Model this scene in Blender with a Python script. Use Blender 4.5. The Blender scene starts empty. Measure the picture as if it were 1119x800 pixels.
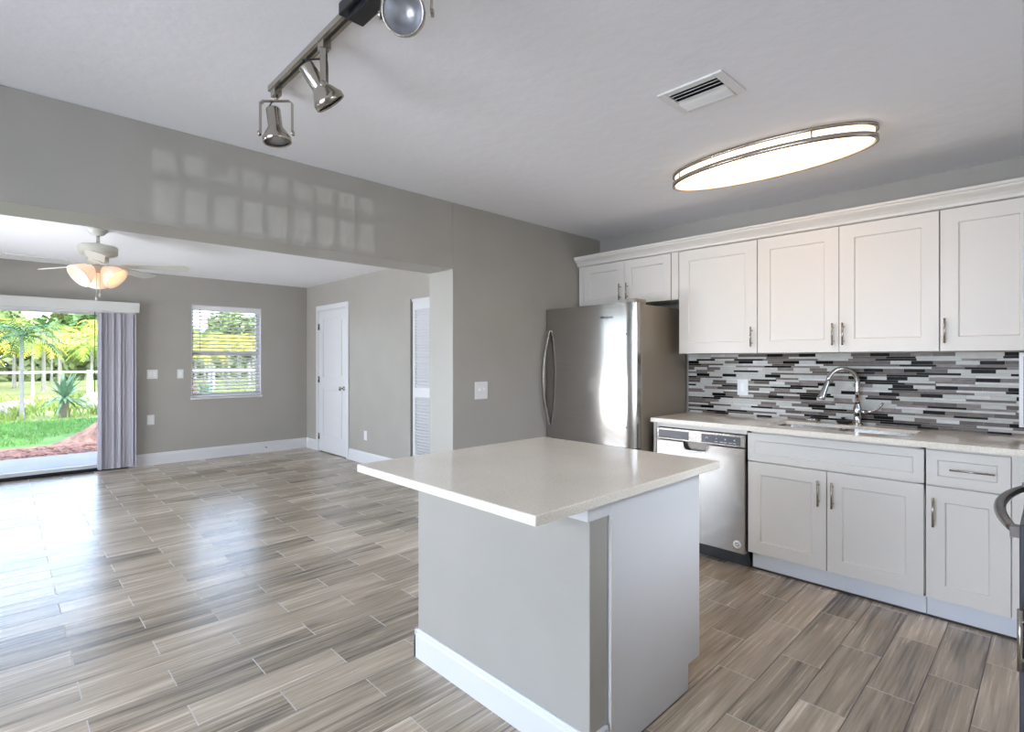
import bpy, bmesh, math, random
from mathutils import Vector, Matrix
PI = math.pi
rnd = random.Random(7)
C = bpy.context.scene.collection
S = bpy.context.scene

# ------------------------------------------------------------------ camera
cam_d = bpy.data.cameras.new('camera'); cam = bpy.data.objects.new('camera', cam_d); C.objects.link(cam)
cam.location = (2.9585, -4.0094, 1.3287)
cam.rotation_euler = (PI / 2, 0, 0.8016)
cam_d.sensor_width = 36; cam_d.sensor_fit = 'HORIZONTAL'
cam_d.lens = 577.85 * 36 / 1119
cam_d.shift_x = (559.5 - 558.97) / 1119
cam_d.shift_y = -(400 - 393.94) / 1119
cam_d.clip_start = 0.02; cam_d.clip_end = 400
S.camera = cam

# ------------------------------------------------------------------ colour management
S.view_settings.view_transform = 'Standard'; S.view_settings.look = 'None'
S.view_settings.gamma = 1; S.view_settings.use_curve_mapping = False
S.view_settings.exposure = 0.16

# ------------------------------------------------------------------ sky, sun, daylight
SKY_STRENGTH = 0.98
SUN_STRENGTH = 3.2
world = bpy.data.worlds.new('sky'); S.world = world; world.use_nodes = True
wn = world.node_tree.nodes; wl = world.node_tree.links; wn.clear()
w_out = wn.new('ShaderNodeOutputWorld'); w_bg = wn.new('ShaderNodeBackground'); w_sky = wn.new('ShaderNodeTexSky')
w_sky.sky_type = 'NISHITA'; w_sky.sun_disc = False
w_sky.sun_elevation = math.radians(52); w_sky.sun_rotation = math.radians(80)
w_sky.air_density = 1.0; w_sky.dust_density = 2.5; w_sky.ozone_density = 1.0
w_mix = wn.new('ShaderNodeMixRGB'); w_mix.blend_type = 'MIX'; w_mix.inputs[0].default_value = 0.38
w_mix.inputs[2].default_value = (5.6, 6.4, 8.4, 1)          # bright thin cloud over the blue
wl.new(w_sky.outputs[0], w_mix.inputs[1]); wl.new(w_mix.outputs[0], w_bg.inputs[0])
w_bg.inputs[1].default_value = SKY_STRENGTH; wl.new(w_bg.outputs[0], w_out.inputs[0])

sun_d = bpy.data.lights.new('sun', 'SUN'); sun = bpy.data.objects.new('sun', sun_d); C.objects.link(sun)
sun_d.energy = SUN_STRENGTH; sun_d.angle = math.radians(0.6); sun_d.color = (1, 0.94, 0.84)
sd = Vector((-0.60, -0.18, -0.90)); sun.rotation_euler = sd.to_track_quat('-Z', 'Y').to_euler(); sun.location = (10, 4, 15)

def area_light(name, loc, rot, sx, sy, watts, col):
    d = bpy.data.lights.new(name, 'AREA'); o = bpy.data.objects.new(name, d); C.objects.link(o)
    d.shape = 'RECTANGLE'; d.size = sx; d.size_y = sy; d.energy = watts; d.color = col
    o.location = loc; o.rotation_euler = rot
    return o
# area lamps for light coming in through the french windows of the wall behind the camera
area_light('daylight_kitchen_window', (1.75, -6.75, 1.75), (math.radians(58), 0, 0), 2.3, 1.9, 225, (0.70, 0.78, 1.0))
area_light('daylight_living_window', (-2.6, -6.75, 1.75), (math.radians(70), 0, 0), 3.2, 1.9, 40, (0.62, 0.76, 1.0))

area_light('added_side_fill', (4.25, -1.75, 2.55), (math.radians(48), 0, PI / 2), 1.6, 0.8, 70, (0.86, 0.91, 1.0))  # area lamp added to brighten kitchen floor and island end through the added window
# upward area lamps added low outside those windows to brighten the ceilings
area_light('kitchen_ceiling_fill', (1.75, -6.85, 0.45), (math.radians(122), 0, 0), 2.3, 1.0, 45, (0.94, 0.92, 1.0))
area_light('living_ceiling_fill', (-2.6, -6.85, 0.45), (math.radians(113), 0, 0), 3.2, 1.0, 325, (0.92, 0.91, 1.0))

# spot lamp added outside to cast the pane pattern through the made-up transom
gl_d = bpy.data.lights.new('pane_pattern_spot', 'SPOT'); gl = bpy.data.objects.new('pane_pattern_spot', gl_d); C.objects.link(gl)
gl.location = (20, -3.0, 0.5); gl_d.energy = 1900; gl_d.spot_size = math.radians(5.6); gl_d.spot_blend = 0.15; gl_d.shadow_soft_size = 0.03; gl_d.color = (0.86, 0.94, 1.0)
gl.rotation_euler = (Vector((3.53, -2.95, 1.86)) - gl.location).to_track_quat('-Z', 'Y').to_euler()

# ------------------------------------------------------------------ helpers
def lin(*c):
    return tuple(((v / 255) / 12.92 if v <= 10 else ((v / 255 + 0.055) / 1.055) ** 2.4) for v in c) + (1,)

def mat(name, col=(200, 200, 200), rough=0.5, metal=0.0, spec=0.5, noise=None, bump=None, emit=None, trans=0.0, alpha=None, coat=0):
    m = bpy.data.materials.new(name); m.use_nodes = True
    n = m.node_tree.nodes; l = m.node_tree.links; b = n['Principled BSDF']
    c = lin(*col)
    b.inputs['Base Color'].default_value = c; b.inputs['Roughness'].default_value = rough
    b.inputs['Metallic'].default_value = metal; b.inputs['Specular IOR Level'].default_value = spec
    if coat: b.inputs['Coat Weight'].default_value = coat
    if trans: b.inputs['Transmission Weight'].default_value = trans
    tc = n.new('ShaderNodeTexCoord')
    if noise:                                   # (scale vector, amount, detail)
        sc, amt, det = noise
        mp = n.new('ShaderNodeMapping'); mp.inputs['Scale'].default_value = sc if isinstance(sc, tuple) else (sc,) * 3
        nz = n.new('ShaderNodeTexNoise'); nz.inputs['Scale'].default_value = 1; nz.inputs['Detail'].default_value = det
        rp = n.new('ShaderNodeValToRGB')
        rp.color_ramp.elements[0].position = 0.3; rp.color_ramp.elements[1].position = 0.7
        rp.color_ramp.elements[0].color = tuple(max(0, x * (1 - amt)) for x in c[:3]) + (1,)
        rp.color_ramp.elements[1].color = tuple(min(1, x * (1 + amt)) for x in c[:3]) + (1,)
        l.new(tc.outputs['Object'], mp.inputs[0]); l.new(mp.outputs[0], nz.inputs['Vector'])
        l.new(nz.outputs[0], rp.inputs[0]); l.new(rp.outputs[0], b.inputs['Base Color'])
    if bump:                                    # (scale, strength, distance)
        nb = n.new('ShaderNodeTexNoise'); nb.inputs['Detail'].default_value = 4
        mp2 = n.new('ShaderNodeMapping'); s2 = bump[0]; mp2.inputs['Scale'].default_value = s2 if isinstance(s2, tuple) else (s2,) * 3
        nb.inputs['Scale'].default_value = 1
        bp = n.new('ShaderNodeBump'); bp.inputs['Strength'].default_value = bump[1]; bp.inputs['Distance'].default_value = bump[2]
        l.new(tc.outputs['Object'], mp2.inputs[0]); l.new(mp2.outputs[0], nb.inputs['Vector'])
        l.new(nb.outputs[0], bp.inputs['Height']); l.new(bp.outputs[0], b.inputs['Normal'])
    if emit:
        b.inputs['Emission Color'].default_value = lin(*emit[0]); b.inputs['Emission Strength'].default_value = emit[1]
    return m

class MB:
    """collects shapes, all in scene coordinates, for ONE mesh object"""
    def __init__(s): s.v = []; s.f = []; s.m = []; s.sm = []
    def add(s, vs, fs, mi=0, smooth=False):
        o = len(s.v); s.v += [tuple(v) for v in vs]
        for f in fs: s.f.append(tuple(o + i for i in f)); s.m.append(mi); s.sm.append(smooth)
        return s
    def box(s, x0, x1, y0, y1, z0, z1, mi=0, rot=None, piv=None):
        vs = [(x, y, z) for x in (x0, x1) for y in (y0, y1) for z in (z0, z1)]
        if rot is not None:
            p = Vector(piv if piv else ((x0 + x1) / 2, (y0 + y1) / 2, (z0 + z1) / 2))
            vs = [tuple(rot @ (Vector(v) - p) + p) for v in vs]
        return s.add(vs, [(0, 1, 3, 2), (4, 6, 7, 5), (0, 4, 5, 1), (2, 3, 7, 6), (0, 2, 6, 4), (1, 5, 7, 3)], mi)
    def tube(s, path, r, n=12, mi=0, caps=True):
        P = [Vector(p) for p in path]; R = r if isinstance(r, (list, tuple)) else [r] * len(P)
        t0 = (P[1] - P[0]).normalized()
        nrm = t0.cross(Vector((0, 0, 1)))
        if nrm.length < 1e-3: nrm = t0.cross(Vector((1, 0, 0)))
        nrm.normalize(); vs = []; fs = []
        for i, p in enumerate(P):
            t = ((P[min(i + 1, len(P) - 1)] - P[max(i - 1, 0)])).normalized()
            nrm = (nrm - t * nrm.dot(t)).normalized(); bi = t.cross(nrm)
            for k in range(n):
                a = 2 * PI * k / n; vs.append(p + (nrm * math.cos(a) + bi * math.sin(a)) * R[i])
        for i in range(len(P) - 1):
            for k in range(n):
                fs.append((i * n + k, i * n + (k + 1) % n, (i + 1) * n + (k + 1) % n, (i + 1) * n + k))
        s.add(vs, fs, mi, True)
        if caps:
            o = len(s.v) - len(vs)
            for base, rev in ((0, True), ((len(P) - 1) * n, False)):
                f = [o + base + k for k in range(n)]
                s.f.append(tuple(reversed(f)) if rev else tuple(f)); s.m.append(mi); s.sm.append(False)
        return s
    def lathe(s, prof, c, axis=(0, 0, 1), n=28, mi=0, sx=1, sy=1, smooth=True):
        """prof = [(radius, height)...] along axis from c"""
        ax = Vector(axis).normalized(); c = Vector(c)
        q = Vector((0, 0, 1)).rotation_difference(ax)
        vs = []; fs = []
        for (r, z) in prof:
            for k in range(n):
                a = 2 * PI * k / n; vs.append(c + q @ Vector((r * math.cos(a) * sx, r * math.sin(a) * sy, z)))
        for i in range(len(prof) - 1):
            for k in range(n):
                fs.append((i * n + k, i * n + (k + 1) % n, (i + 1) * n + (k + 1) % n, (i + 1) * n + k))
        return s.add(vs, fs, mi, smooth)
    def prism(s, poly, axis, a0, a1, mi=0, smooth=False):
        """2D outline swept along 'x', 'y' or 'z'"""
        def P(u, v, w): return {'x': (w, u, v), 'y': (u, w, v), 'z': (u, v, w)}[axis]
        n = len(poly); vs = [P(u, v, a0) for u, v in poly] + [P(u, v, a1) for u, v in poly]
        fs = [(i, (i + 1) % n, n + (i + 1) % n, n + i) for i in range(n)]
        s.add(vs, fs, mi, smooth); o = len(s.v) - 2 * n
        s.f.append(tuple(o + i for i in reversed(range(n)))); s.m.append(mi); s.sm.append(False)
        s.f.append(tuple(o + n + i for i in range(n))); s.m.append(mi); s.sm.append(False)
        return s
    def shaker(s, ax, u0, u1, z0, z1, front, th, rail, mi=0, depth=0.009, bev=0.004):
        """a panelled door lying in the plane ax = front; ax 'y' faces -y, ax 'x' faces -x, 'X' faces +x, 'Y' faces +y"""
        def P(u, z, d):
            return {'y': (u, front + d, z), 'x': (front + d, u, z), 'X': (front - d, u, z), 'Y': (u, front - d, z)}[ax]
        a = rail; b = rail + bev
        ring = [(u0, u1, z0, z1, 0), (u0 + a, u1 - a, z0 + a, z1 - a, 0), (u0 + b, u1 - b, z0 + b, z1 - b, depth)]
        vs = []
        for (p, q, c0, c1, d) in ring: vs += [P(p, c0, d), P(q, c0, d), P(q, c1, d), P(p, c1, d)]
        vs += [P(u0, z0, th), P(u1, z0, th), P(u1, z1, th), P(u0, z1, th)]
        fs = []
        for i in range(2):
            for k in range(4): fs.append((i * 4 + k, i * 4 + (k + 1) % 4, (i + 1) * 4 + (k + 1) % 4, (i + 1) * 4 + k))
        fs.append((8, 9, 10, 11))
        for k in range(4): fs.append((12 + k, 12 + (k + 1) % 4, (k + 1) % 4, k))
        fs.append((15, 14, 13, 12))
        return s.add(vs, fs, mi)
    def build(s, name, mats, parent=None, bevel=0, label=None, loc=None):
        me = bpy.data.meshes.new(name)
        off = Vector(loc) if loc is not None else (Vector(parent['_w']) if parent is not None and '_w' in parent else Vector((0, 0, 0)))
        me.from_pydata([tuple(Vector(v) - off) for v in s.v], [], s.f)
        bm = bmesh.new(); bm.from_mesh(me); bmesh.ops.recalc_face_normals(bm, faces=bm.faces); bm.to_mesh(me); bm.free()
        for m in (mats if isinstance(mats, (list, tuple)) else [mats]): me.materials.append(m)
        for p, mi, sm in zip(me.polygons, s.m, s.sm): p.material_index = mi; p.use_smooth = sm
        o = bpy.data.objects.new(name, me); C.objects.link(o)
        if parent is not None:
            o.parent = parent; o['_w'] = tuple(off)
        else:
            o.location = off; o['_w'] = tuple(off)
        if bevel:
            bv = o.modifiers.new('edge', 'BEVEL'); bv.width = bevel; bv.segments = 2; bv.limit_method = 'ANGLE'; bv.angle_limit = 0.9
        if label: o['label'] = label
        return o

def root(name, loc, label, cat, group=None):
    o = bpy.data.objects.new(name, None); C.objects.link(o); o.location = loc; o['_w'] = tuple(loc)
    o.empty_display_size = 0.1
    o['label'] = label; o['category'] = cat
    if group: o['group'] = group
    return o
def tag(o, label, cat, group=None, kind=None):
    o['label'] = label; o['category'] = cat
    if group: o['group'] = group
    if kind: o['kind'] = kind
    return o
def struct(o, label=None, cat=None):
    o['kind'] = 'structure'
    if label: o['label'] = label
    if cat: o['category'] = cat
    return o
def arc(c, r, a0, a1, n, plane):
    out = []
    for i in range(n + 1):
        a = math.radians(a0 + (a1 - a0) * i / n); u, v = r * math.cos(a), r * math.sin(a)
        out.append({'xz': (c[0] + u, c[1], c[2] + v), 'yz': (c[0], c[1] + u, c[2] + v), 'xy': (c[0] + u, c[1] + v, c[2])}[plane])
    return out

# ------------------------------------------------------------------ materials
WALL = mat('greige_paint', (172, 168, 160), 0.42, noise=(3.0, 0.03, 3), bump=(90, 0.12, 0.004))
CEIL = mat('ceiling_texture_paint', (244, 244, 246), 0.75, bump=((13, 13, 13), 0.34, 0.010))
TRIM = mat('trim_white', (224, 224, 226), 0.35)
CABW = mat('cabinet_white', (226, 221, 213), 0.42)
TOEK = mat('toe_kick_white', (222, 224, 228), 0.5)
STEEL = mat('brushed_steel', (176, 171, 164), 0.26, 0.95, noise=((2, 2, 160), 0.06, 2))
STEELV = mat('brushed_steel_appliance', (172, 167, 161), 0.16, 0.94, noise=((1.5, 1.5, 220), 0.05, 2))
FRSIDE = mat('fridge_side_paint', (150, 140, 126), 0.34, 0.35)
NICKEL = mat('satin_nickel', (178, 172, 162), 0.24, 0.95)
CHROME = mat('polished_chrome', (205, 205, 206), 0.09, 1.0)
BLACK = mat('black_plastic', (26, 27, 32), 0.35)
DARK = mat('dark_recess', (12, 12, 13), 0.6)
GREYP = mat('charcoal_control_panel', (66, 67, 74), 0.28)
PLATE = mat('switch_plate_white', (235, 235, 233), 0.35)
PLATE2 = mat('switch_rocker_white', (246, 246, 246), 0.3)
WHITEM = mat('matte_white', (235, 235, 232), 0.5)
SILVER = mat('dishwasher_button_silver', (170, 172, 176), 0.3, 0.6)
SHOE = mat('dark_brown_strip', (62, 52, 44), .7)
RUBBER = mat('door_gasket_grey', (70, 68, 66), 0.6)
FANW = mat('fan_white', (206, 206, 196), 0.45)
VANE = mat('vane_lavender_grey', (212, 209, 216), 0.55)
_n = VANE.node_tree.nodes; _l = VANE.node_tree.links; _t = _n.new('ShaderNodeBsdfTranslucent'); _t.inputs[0].default_value = lin(212, 209, 217)
_m = _n.new('ShaderNodeMixShader'); _m.inputs[0].default_value = .45; _l.new(_n['Principled BSDF'].outputs[0], _m.inputs[1]); _l.new(_t.outputs[0], _m.inputs[2]); _l.new(_m.outputs[0], _n['Material Output'].inputs[0])
BLIND = mat('blind_slat_white', (240, 240, 242), 0.45)
BRONZE = mat('threshold_dark', (34, 36, 40), 0.45, 0.4)

def glass_mat(name, tint=(1, 1, 1), ior=1.45):
    m = bpy.data.materials.new(name); m.use_nodes = True; n = m.node_tree.nodes; l = m.node_tree.links; n.clear()
    o = n.new('ShaderNodeOutputMaterial'); mx = n.new('ShaderNodeMixShader'); t = n.new('ShaderNodeBsdfTransparent')
    g = n.new('ShaderNodeBsdfGlossy'); fr = n.new('ShaderNodeFresnel'); fr.inputs[0].default_value = ior
    t.inputs[0].default_value = (*tint, 1); g.inputs['Roughness'].default_value = 0.02
    l.new(fr.outputs[0], mx.inputs[0]); l.new(t.outputs[0], mx.inputs[1]); l.new(g.outputs[0], mx.inputs[2]); l.new(mx.outputs[0], o.inputs[0])
    return m
GLASS = glass_mat('window_glass', (0.97, 0.99, 0.98))
CLEAR = glass_mat('lamp_glass', (0.9, 0.9, 0.9), 1.5)

def quartz():
    m = mat('quartz_cream', (236, 230, 220), 0.13, coat=0.2)
    n = m.node_tree.nodes; l = m.node_tree.links; b = n['Principled BSDF']; tc = n['Texture Coordinate'] if 'Texture Coordinate' in n else n.new('ShaderNodeTexCoord')
    a = n.new('ShaderNodeTexNoise'); a.inputs['Scale'].default_value = 160; a.inputs['Detail'].default_value = 5
    c = n.new('ShaderNodeTexNoise'); c.inputs['Scale'].default_value = 4; c.inputs['Detail'].default_value = 4
    r1 = n.new('ShaderNodeValToRGB'); e = r1.color_ramp.elements
    e[0].position = 0.3; e[0].color = lin(232, 223, 207); e[1].position = 0.62; e[1].color = lin(250, 243, 230)
    r2 = n.new('ShaderNodeValToRGB'); e = r2.color_ramp.elements
    e[0].position = 0.3; e[0].color = (0.93, 0.92, 0.90, 1); e[1].position = 0.7; e[1].color = (1, 1, 1, 1)
    mx = n.new('ShaderNodeMixRGB'); mx.blend_type = 'MULTIPLY'; mx.inputs[0].default_value = 1
    for t in (a, c): l.new(tc.outputs['Object'], t.inputs['Vector'])
    l.new(a.outputs[0], r1.inputs[0]); l.new(c.outputs[0], r2.inputs[0])
    l.new(r1.outputs[0], mx.inputs[1]); l.new(r2.outputs[0], mx.inputs[2]); l.new(mx.outputs[0], b.inputs['Base Color'])
    return m
QUARTZ = quartz()

def floor_mat():
    """wood-look porcelain planks 0.1625 x 0.578 m running along y, half-bond"""
    m = bpy.data.materials.new('wood_look_plank_tile'); m.use_nodes = True
    n = m.node_tree.nodes; l = m.node_tree.links; b = n['Principled BSDF']
    def N(t, **k):
        x = n.new(t)
        for a, v in k.items(): setattr(x, a, v)
        return x
    def math_(op, a, bb=None, c=None):
        x = N('ShaderNodeMath', operation=op)
        for i, v in enumerate((a, bb, c)):
            if v is None: continue
            if hasattr(v, 'links'): l.new(v, x.inputs[i])
            else: x.inputs[i].default_value = v
        return x.outputs[0]
    tc = N('ShaderNodeTexCoord'); sp = N('ShaderNodeSeparateXYZ'); l.new(tc.outputs['Object'], sp.inputs[0])
    X, Y = sp.outputs[0], sp.outputs[1]
    W, L = 0.1625, 0.578
    u = math_('DIVIDE', math_('SUBTRACT', X, 2.4125), W)
    row = math_('FLOOR', u)
    par = math_('MULTIPLY', math_('PINGPONG', row, 1.0), 0.5)
    v = math_('ADD', math_('DIVIDE', math_('ADD', Y, 3.2), L), par)
    col = math_('FLOOR', v)
    fu = math_('SUBTRACT', u, row); fv = math_('SUBTRACT', v, col)
    eu = math_('MULTIPLY', math_('MINIMUM', fu, math_('SUBTRACT', 1.0, fu)), W)
    ev = math_('MULTIPLY', math_('MINIMUM', fv, math_('SUBTRACT', 1.0, fv)), L)
    ed = math_('MINIMUM', eu, ev)
    grout = N('ShaderNodeMapRange'); grout.inputs[1].default_value = 0.0016; grout.inputs[2].default_value = 0.0026
    grout.inputs[3].default_value = 1; grout.inputs[4].default_value = 0; l.new(ed, grout.inputs[0])
    cmb = N('ShaderNodeCombineXYZ'); l.new(row, cmb.inputs[0]); l.new(col, cmb.inputs[1])
    wn_ = N('ShaderNodeTexWhiteNoise', noise_dimensions='3D'); l.new(cmb.outputs[0], wn_.inputs['Vector'])
    # grain: stretched along y, shifted per plank
    off = N('ShaderNodeVectorMath', operation='SCALE'); l.new(wn_.outputs['Color'], off.inputs[0]); off.inputs['Scale'].default_value = 40
    g0 = N('ShaderNodeVectorMath', operation='MULTIPLY'); l.new(tc.outputs['Object'], g0.inputs[0]); g0.inputs[1].default_value = (72, 1.9, 1)
    g1 = N('ShaderNodeVectorMath', operation='ADD'); l.new(g0.outputs[0], g1.inputs[0]); l.new(off.outputs[0], g1.inputs[1])
    gn = N('ShaderNodeTexNoise'); gn.inputs['Scale'].default_value = 1; gn.inputs['Detail'].default_value = 7; gn.inputs['Roughness'].default_value = 0.65
    gn.inputs['Distortion'].default_value = 0.4
    l.new(g1.outputs[0], gn.inputs['Vector'])
    c0 = N('ShaderNodeVectorMath', operation='MULTIPLY'); l.new(tc.outputs['Object'], c0.inputs[0]); c0.inputs[1].default_value = (13, 1.1, 1)
    c1 = N('ShaderNodeVectorMath', operation='ADD'); l.new(c0.outputs[0], c1.inputs[0]); l.new(off.outputs[0], c1.inputs[1])
    cl = N('ShaderNodeTexNoise'); cl.inputs['Scale'].default_value = 1; cl.inputs['Detail'].default_value = 5; cl.inputs['Distortion'].default_value = 1.0; l.new(c1.outputs[0], cl.inputs['Vector'])
    rp = N('ShaderNodeValToRGB'); e = rp.color_ramp.elements
    e[0].position = 0.34; e[0].color = lin(104, 94, 82); e[1].position = 0.68; e[1].color = lin(232, 217, 196)
    x = rp.color_ramp.elements.new(0.46); x.color = lin(170, 155, 134); x = rp.color_ramp.elements.new(0.58); x.color = lin(198, 182, 160)
    mixg = math_('ADD', math_('MULTIPLY', gn.outputs[0], 0.55), math_('MULTIPLY', cl.outputs[0], 0.45))
    sh = math_('ADD', mixg, math_('MULTIPLY', math_('SUBTRACT', wn_.outputs['Value'], 0.5), 0.16))
    l.new(sh, rp.inputs[0])
    mg = N('ShaderNodeMixRGB'); l.new(grout.outputs[0], mg.inputs[0]); l.new(rp.outputs[0], mg.inputs[1])
    gcol = N('ShaderNodeMixRGB'); l.new(math_('LESS_THAN', ev, eu), gcol.inputs[0])       # reflections put into the colour: end joints paler, long seams darker
    gcol.inputs[1].default_value = lin(96, 90, 86); gcol.inputs[2].default_value = lin(206, 200, 192); l.new(gcol.outputs[0], mg.inputs[2])
    l.new(mg.outputs[0], b.inputs['Base Color'])
    rr = N('ShaderNodeMapRange'); l.new(gn.outputs[0], rr.inputs[0]); rr.inputs[3].default_value = 0.20; rr.inputs[4].default_value = 0.32
    rg = math_('ADD', rr.outputs[0], math_('MULTIPLY', grout.outputs[0], 0.35)); l.new(rg, b.inputs['Roughness'])
    b.inputs['Specular IOR Level'].default_value = 1.0
    bp = N('ShaderNodeBump'); bp.inputs['Strength'].default_value = 0.35; bp.inputs['Distance'].default_value = 0.003
    hh = math_('SUBTRACT', math_('MULTIPLY', gn.outputs[0], 0.25), grout.outputs[0]); l.new(hh, bp.inputs['Height']); l.new(bp.outputs[0], b.inputs['Normal'])
    return m
FLOOR = floor_mat()

# ------------------------------------------------------------------ room shell
XF, XR, YB, YS, H = -5.043, 3.53, -6.2, -0.627, 2.44
JY, HB, PT = -1.7205, 1.9706, 0.2793                 # jamb, header underside, partition thickness
struct(MB().box(XF - 0.02, XR, YB, 0, -0.12, 0).build('floor', FLOOR))
struct(MB().box(XF - 0.45, XR + 0.2, YB - 0.45, 0.4, H, H + 0.22).build('ceiling', CEIL))
struct(MB().box(-0.3, XR + 0.15, 0, 0.15, 0, H).build('wall_back', WALL))
struct(MB().box(-PT, 0, JY, 0, 0, H).box(-PT, 0, YB, JY, HB, H).build('wall_left', WALL, bevel=0.004))
TY0, TY1, TZ0, TZ1 = -3.42, -2.44, 1.70, 2.03
RY0, RY1, RZ0, RZ1 = -2.18, -0.95, 1.10, 2.15
struct(MB().box(XR, XR + 0.15, YB, TY0, 0, H).box(XR, XR + .15, TY0, TY1, 0, TZ0).box(XR, XR + .15, TY0, TY1, TZ1, H).box(XR, XR + .15, TY1, RY0, 0, H)
       .box(XR, XR + .15, RY0, RY1, 0, RZ0).box(XR, XR + .15, RY0, RY1, RZ1, H).box(XR, XR + .15, RY1, 0, 0, H).build('wall_right', WALL))
w = root('window_4', (XR + .08, (TY0 + TY1) / 2, TZ0), 'unseen small-paned transom added to cast the pane pattern, high in the right-hand wall', 'window'); w['kind'] = 'structure'  # unseen panes, added only to shape the spot lamp's pattern
mb = MB()
for i in range(10): mb.box(XR + .06, XR + .09, TY0 + .1089 * i - .015, TY0 + .1089 * i + .015, TZ0, TZ1)
for z in (TZ0, 1.865, TZ1 - .03): mb.box(XR + .06, XR + .09, TY0, TY1, z, z + (.06 if z == 1.865 else .03))
mb.build('window_frame', TRIM, w)
w = root('window_5', (XR + .08, (RY0 + RY1) / 2, RZ0), 'unseen two-light side window added to let in fill light, in the right-hand wall above the range', 'window'); w['kind'] = 'structure'  # unseen window, added to let fill light into the kitchen
mb = MB()
for y in (RY0, (RY0 + RY1) / 2 - .025, RY1 - .05): mb.box(XR + .05, XR + .10, y, y + .05, RZ0, RZ1)
for z in (RZ0, (RZ0 + RZ1) / 2, RZ1 - .05): mb.box(XR + .05, XR + .10, RY0, RY1, z, z + .05)
mb.build('window_frame', TRIM, w)
MB().box(XR + .072, XR + .078, RY0, RY1, RZ0, RZ1).build('pane', GLASS, w)
# living-room side wall with the door and the bifold closet openings
DX0, DX1, DZ = -4.625, -3.730, 2.065
BX0, BX1, BZ = -2.205, -1.30, 2.032
struct(MB().box(XF - .15, DX0, YS, YS + .12, 0, H).box(DX0, DX1, YS, YS + .12, DZ, H).box(DX1, BX0, YS, YS + .12, 0, H)
       .box(BX0, BX1, YS, YS + .12, BZ, H).box(BX1, -PT, YS, YS + .12, 0, H).build('wall_side', WALL))
struct(MB().box(XF, BX1 + .6, -0.36, -0.33, 0, H).build('wall_closet', WALL))
# far wall with sliding door and window
SY0, SY1, SZ = -5.75, -2.86, 1.98
WY0, WY1, WZ0, WZ1 = -2.178, -1.297, 0.83, 2.076
struct(MB().box(XF - .16, XF, YB, SY0, 0, H).box(XF - .16, XF, SY0, SY1, SZ, H).box(XF - .16, XF, SY1, WY0, 0, H)
       .box(XF - .16, XF, WY0, WY1, 0, WZ0).box(XF - .16, XF, WY0, WY1, WZ1, H).box(XF - .16, XF, WY1, YS + .12, 0, H).build('wall_far', WALL))
# wall behind the camera with two french windows
FW = [(-4.2, -1.0), (0.6, 2.9)]; FZ0, FZ1 = 0.30, 2.15
mb = MB(); xs = [XF - .16, -4.2, -1.0, 0.6, 2.9, XR]
for i in range(5):
    if i in (1, 3): mb.box(xs[i], xs[i + 1], YB - .16, YB, 0, FZ0).box(xs[i], xs[i + 1], YB - .16, YB, FZ1, H)
    else: mb.box(xs[i], xs[i + 1], YB - .16, YB, 0, H)
struct(mb.build('wall_front', WALL))
for k, (a, b) in enumerate(FW):
    w = root('window_%d' % (k + 2), ((a + b) / 2, YB - .08, FZ0), 'white multi-pane window behind the viewer', 'window'); w['kind'] = 'structure'
    fr = MB(); n = round((b - a) / 0.4); t = 0.045
    for i in range(n + 1):
        x = a + (b - a) * i / n; fr.box(max(a, x - t / 2), min(b, x + t / 2), YB - .11, YB - .05, FZ0, FZ1)
    for z in (FZ0, FZ0 + .62, FZ0 + 1.24, FZ1 - t): fr.box(a, b, YB - .11, YB - .05, z, z + t)
    fr.build('window_frame', TRIM, w)
    MB().box(a, b, YB - .085, YB - .079, FZ0, FZ1).build('pane', GLASS, w)

def baseboard(mb, ax, face, a0, a1, sgn, h=0.14, t=0.015):
    """moulded board on the plane ax = face, growing towards sgn"""
    prof = [(0, 0), (t, 0), (t, h * .80), (t * .75, h * .86), (t * .75, h * .93), (t * .35, h), (0, h)]
    pts = [(face + sgn * d, z) for d, z in prof]
    return mb.prism(pts, 'y' if ax == 'x' else 'x', a0, a1)
struct(baseboard(MB(), 'x', XF, SY1 + .04, YS, 1, .15).build('baseboard_far', TRIM))
mb = MB(); baseboard(mb, 'y', YS, XF, DX0 - .06, -1, .15); baseboard(mb, 'y', YS, DX1 + .06, BX0 - .005, -1, .15); baseboard(mb, 'y', YS, BX1 + .01, -PT, -1, .15)
struct(mb.build('baseboard_side', TRIM))
mb = MB(); baseboard(mb, 'x', 0, JY, -0.8, 1); baseboard(mb, 'x', -PT, JY, YS, -1)
mb.box(-PT - .012, .012, JY - .015, JY, 0, .13)
struct(mb.build('baseboard_left', TRIM))

# ------------------------------------------------------------------ interior door
d = root('door_2', ((DX0 + DX1) / 2, YS, 0), 'white two-panel interior door with nickel knob in the living-room side wall', 'door'); d['kind'] = 'structure'
cs = MB(); cw = .062
for (a, b, z0, z1) in ((DX0 - cw + .008, DX0 + .008, 0, DZ + cw), (DX1 - .008, DX1 + cw - .008, 0, DZ + cw), (DX0 + .008, DX1 - .008, DZ - .008, DZ + cw)):
    cs.box(a, b, YS - .018, YS, z0, z1)
cs.build('door_casing', TRIM, d, bevel=.005)
MB().box(DX0, DX0 + .018, YS, YS + .12, 0, DZ).box(DX1 - .018, DX1, YS, YS + .12, 0, DZ).box(DX0, DX1, YS, YS + .12, DZ - .018, DZ).build('door_jamb', TRIM, d)
lf = MB(); x0, x1 = DX0 + .022, DX1 - .024; yf = YS - .004; 
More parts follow.
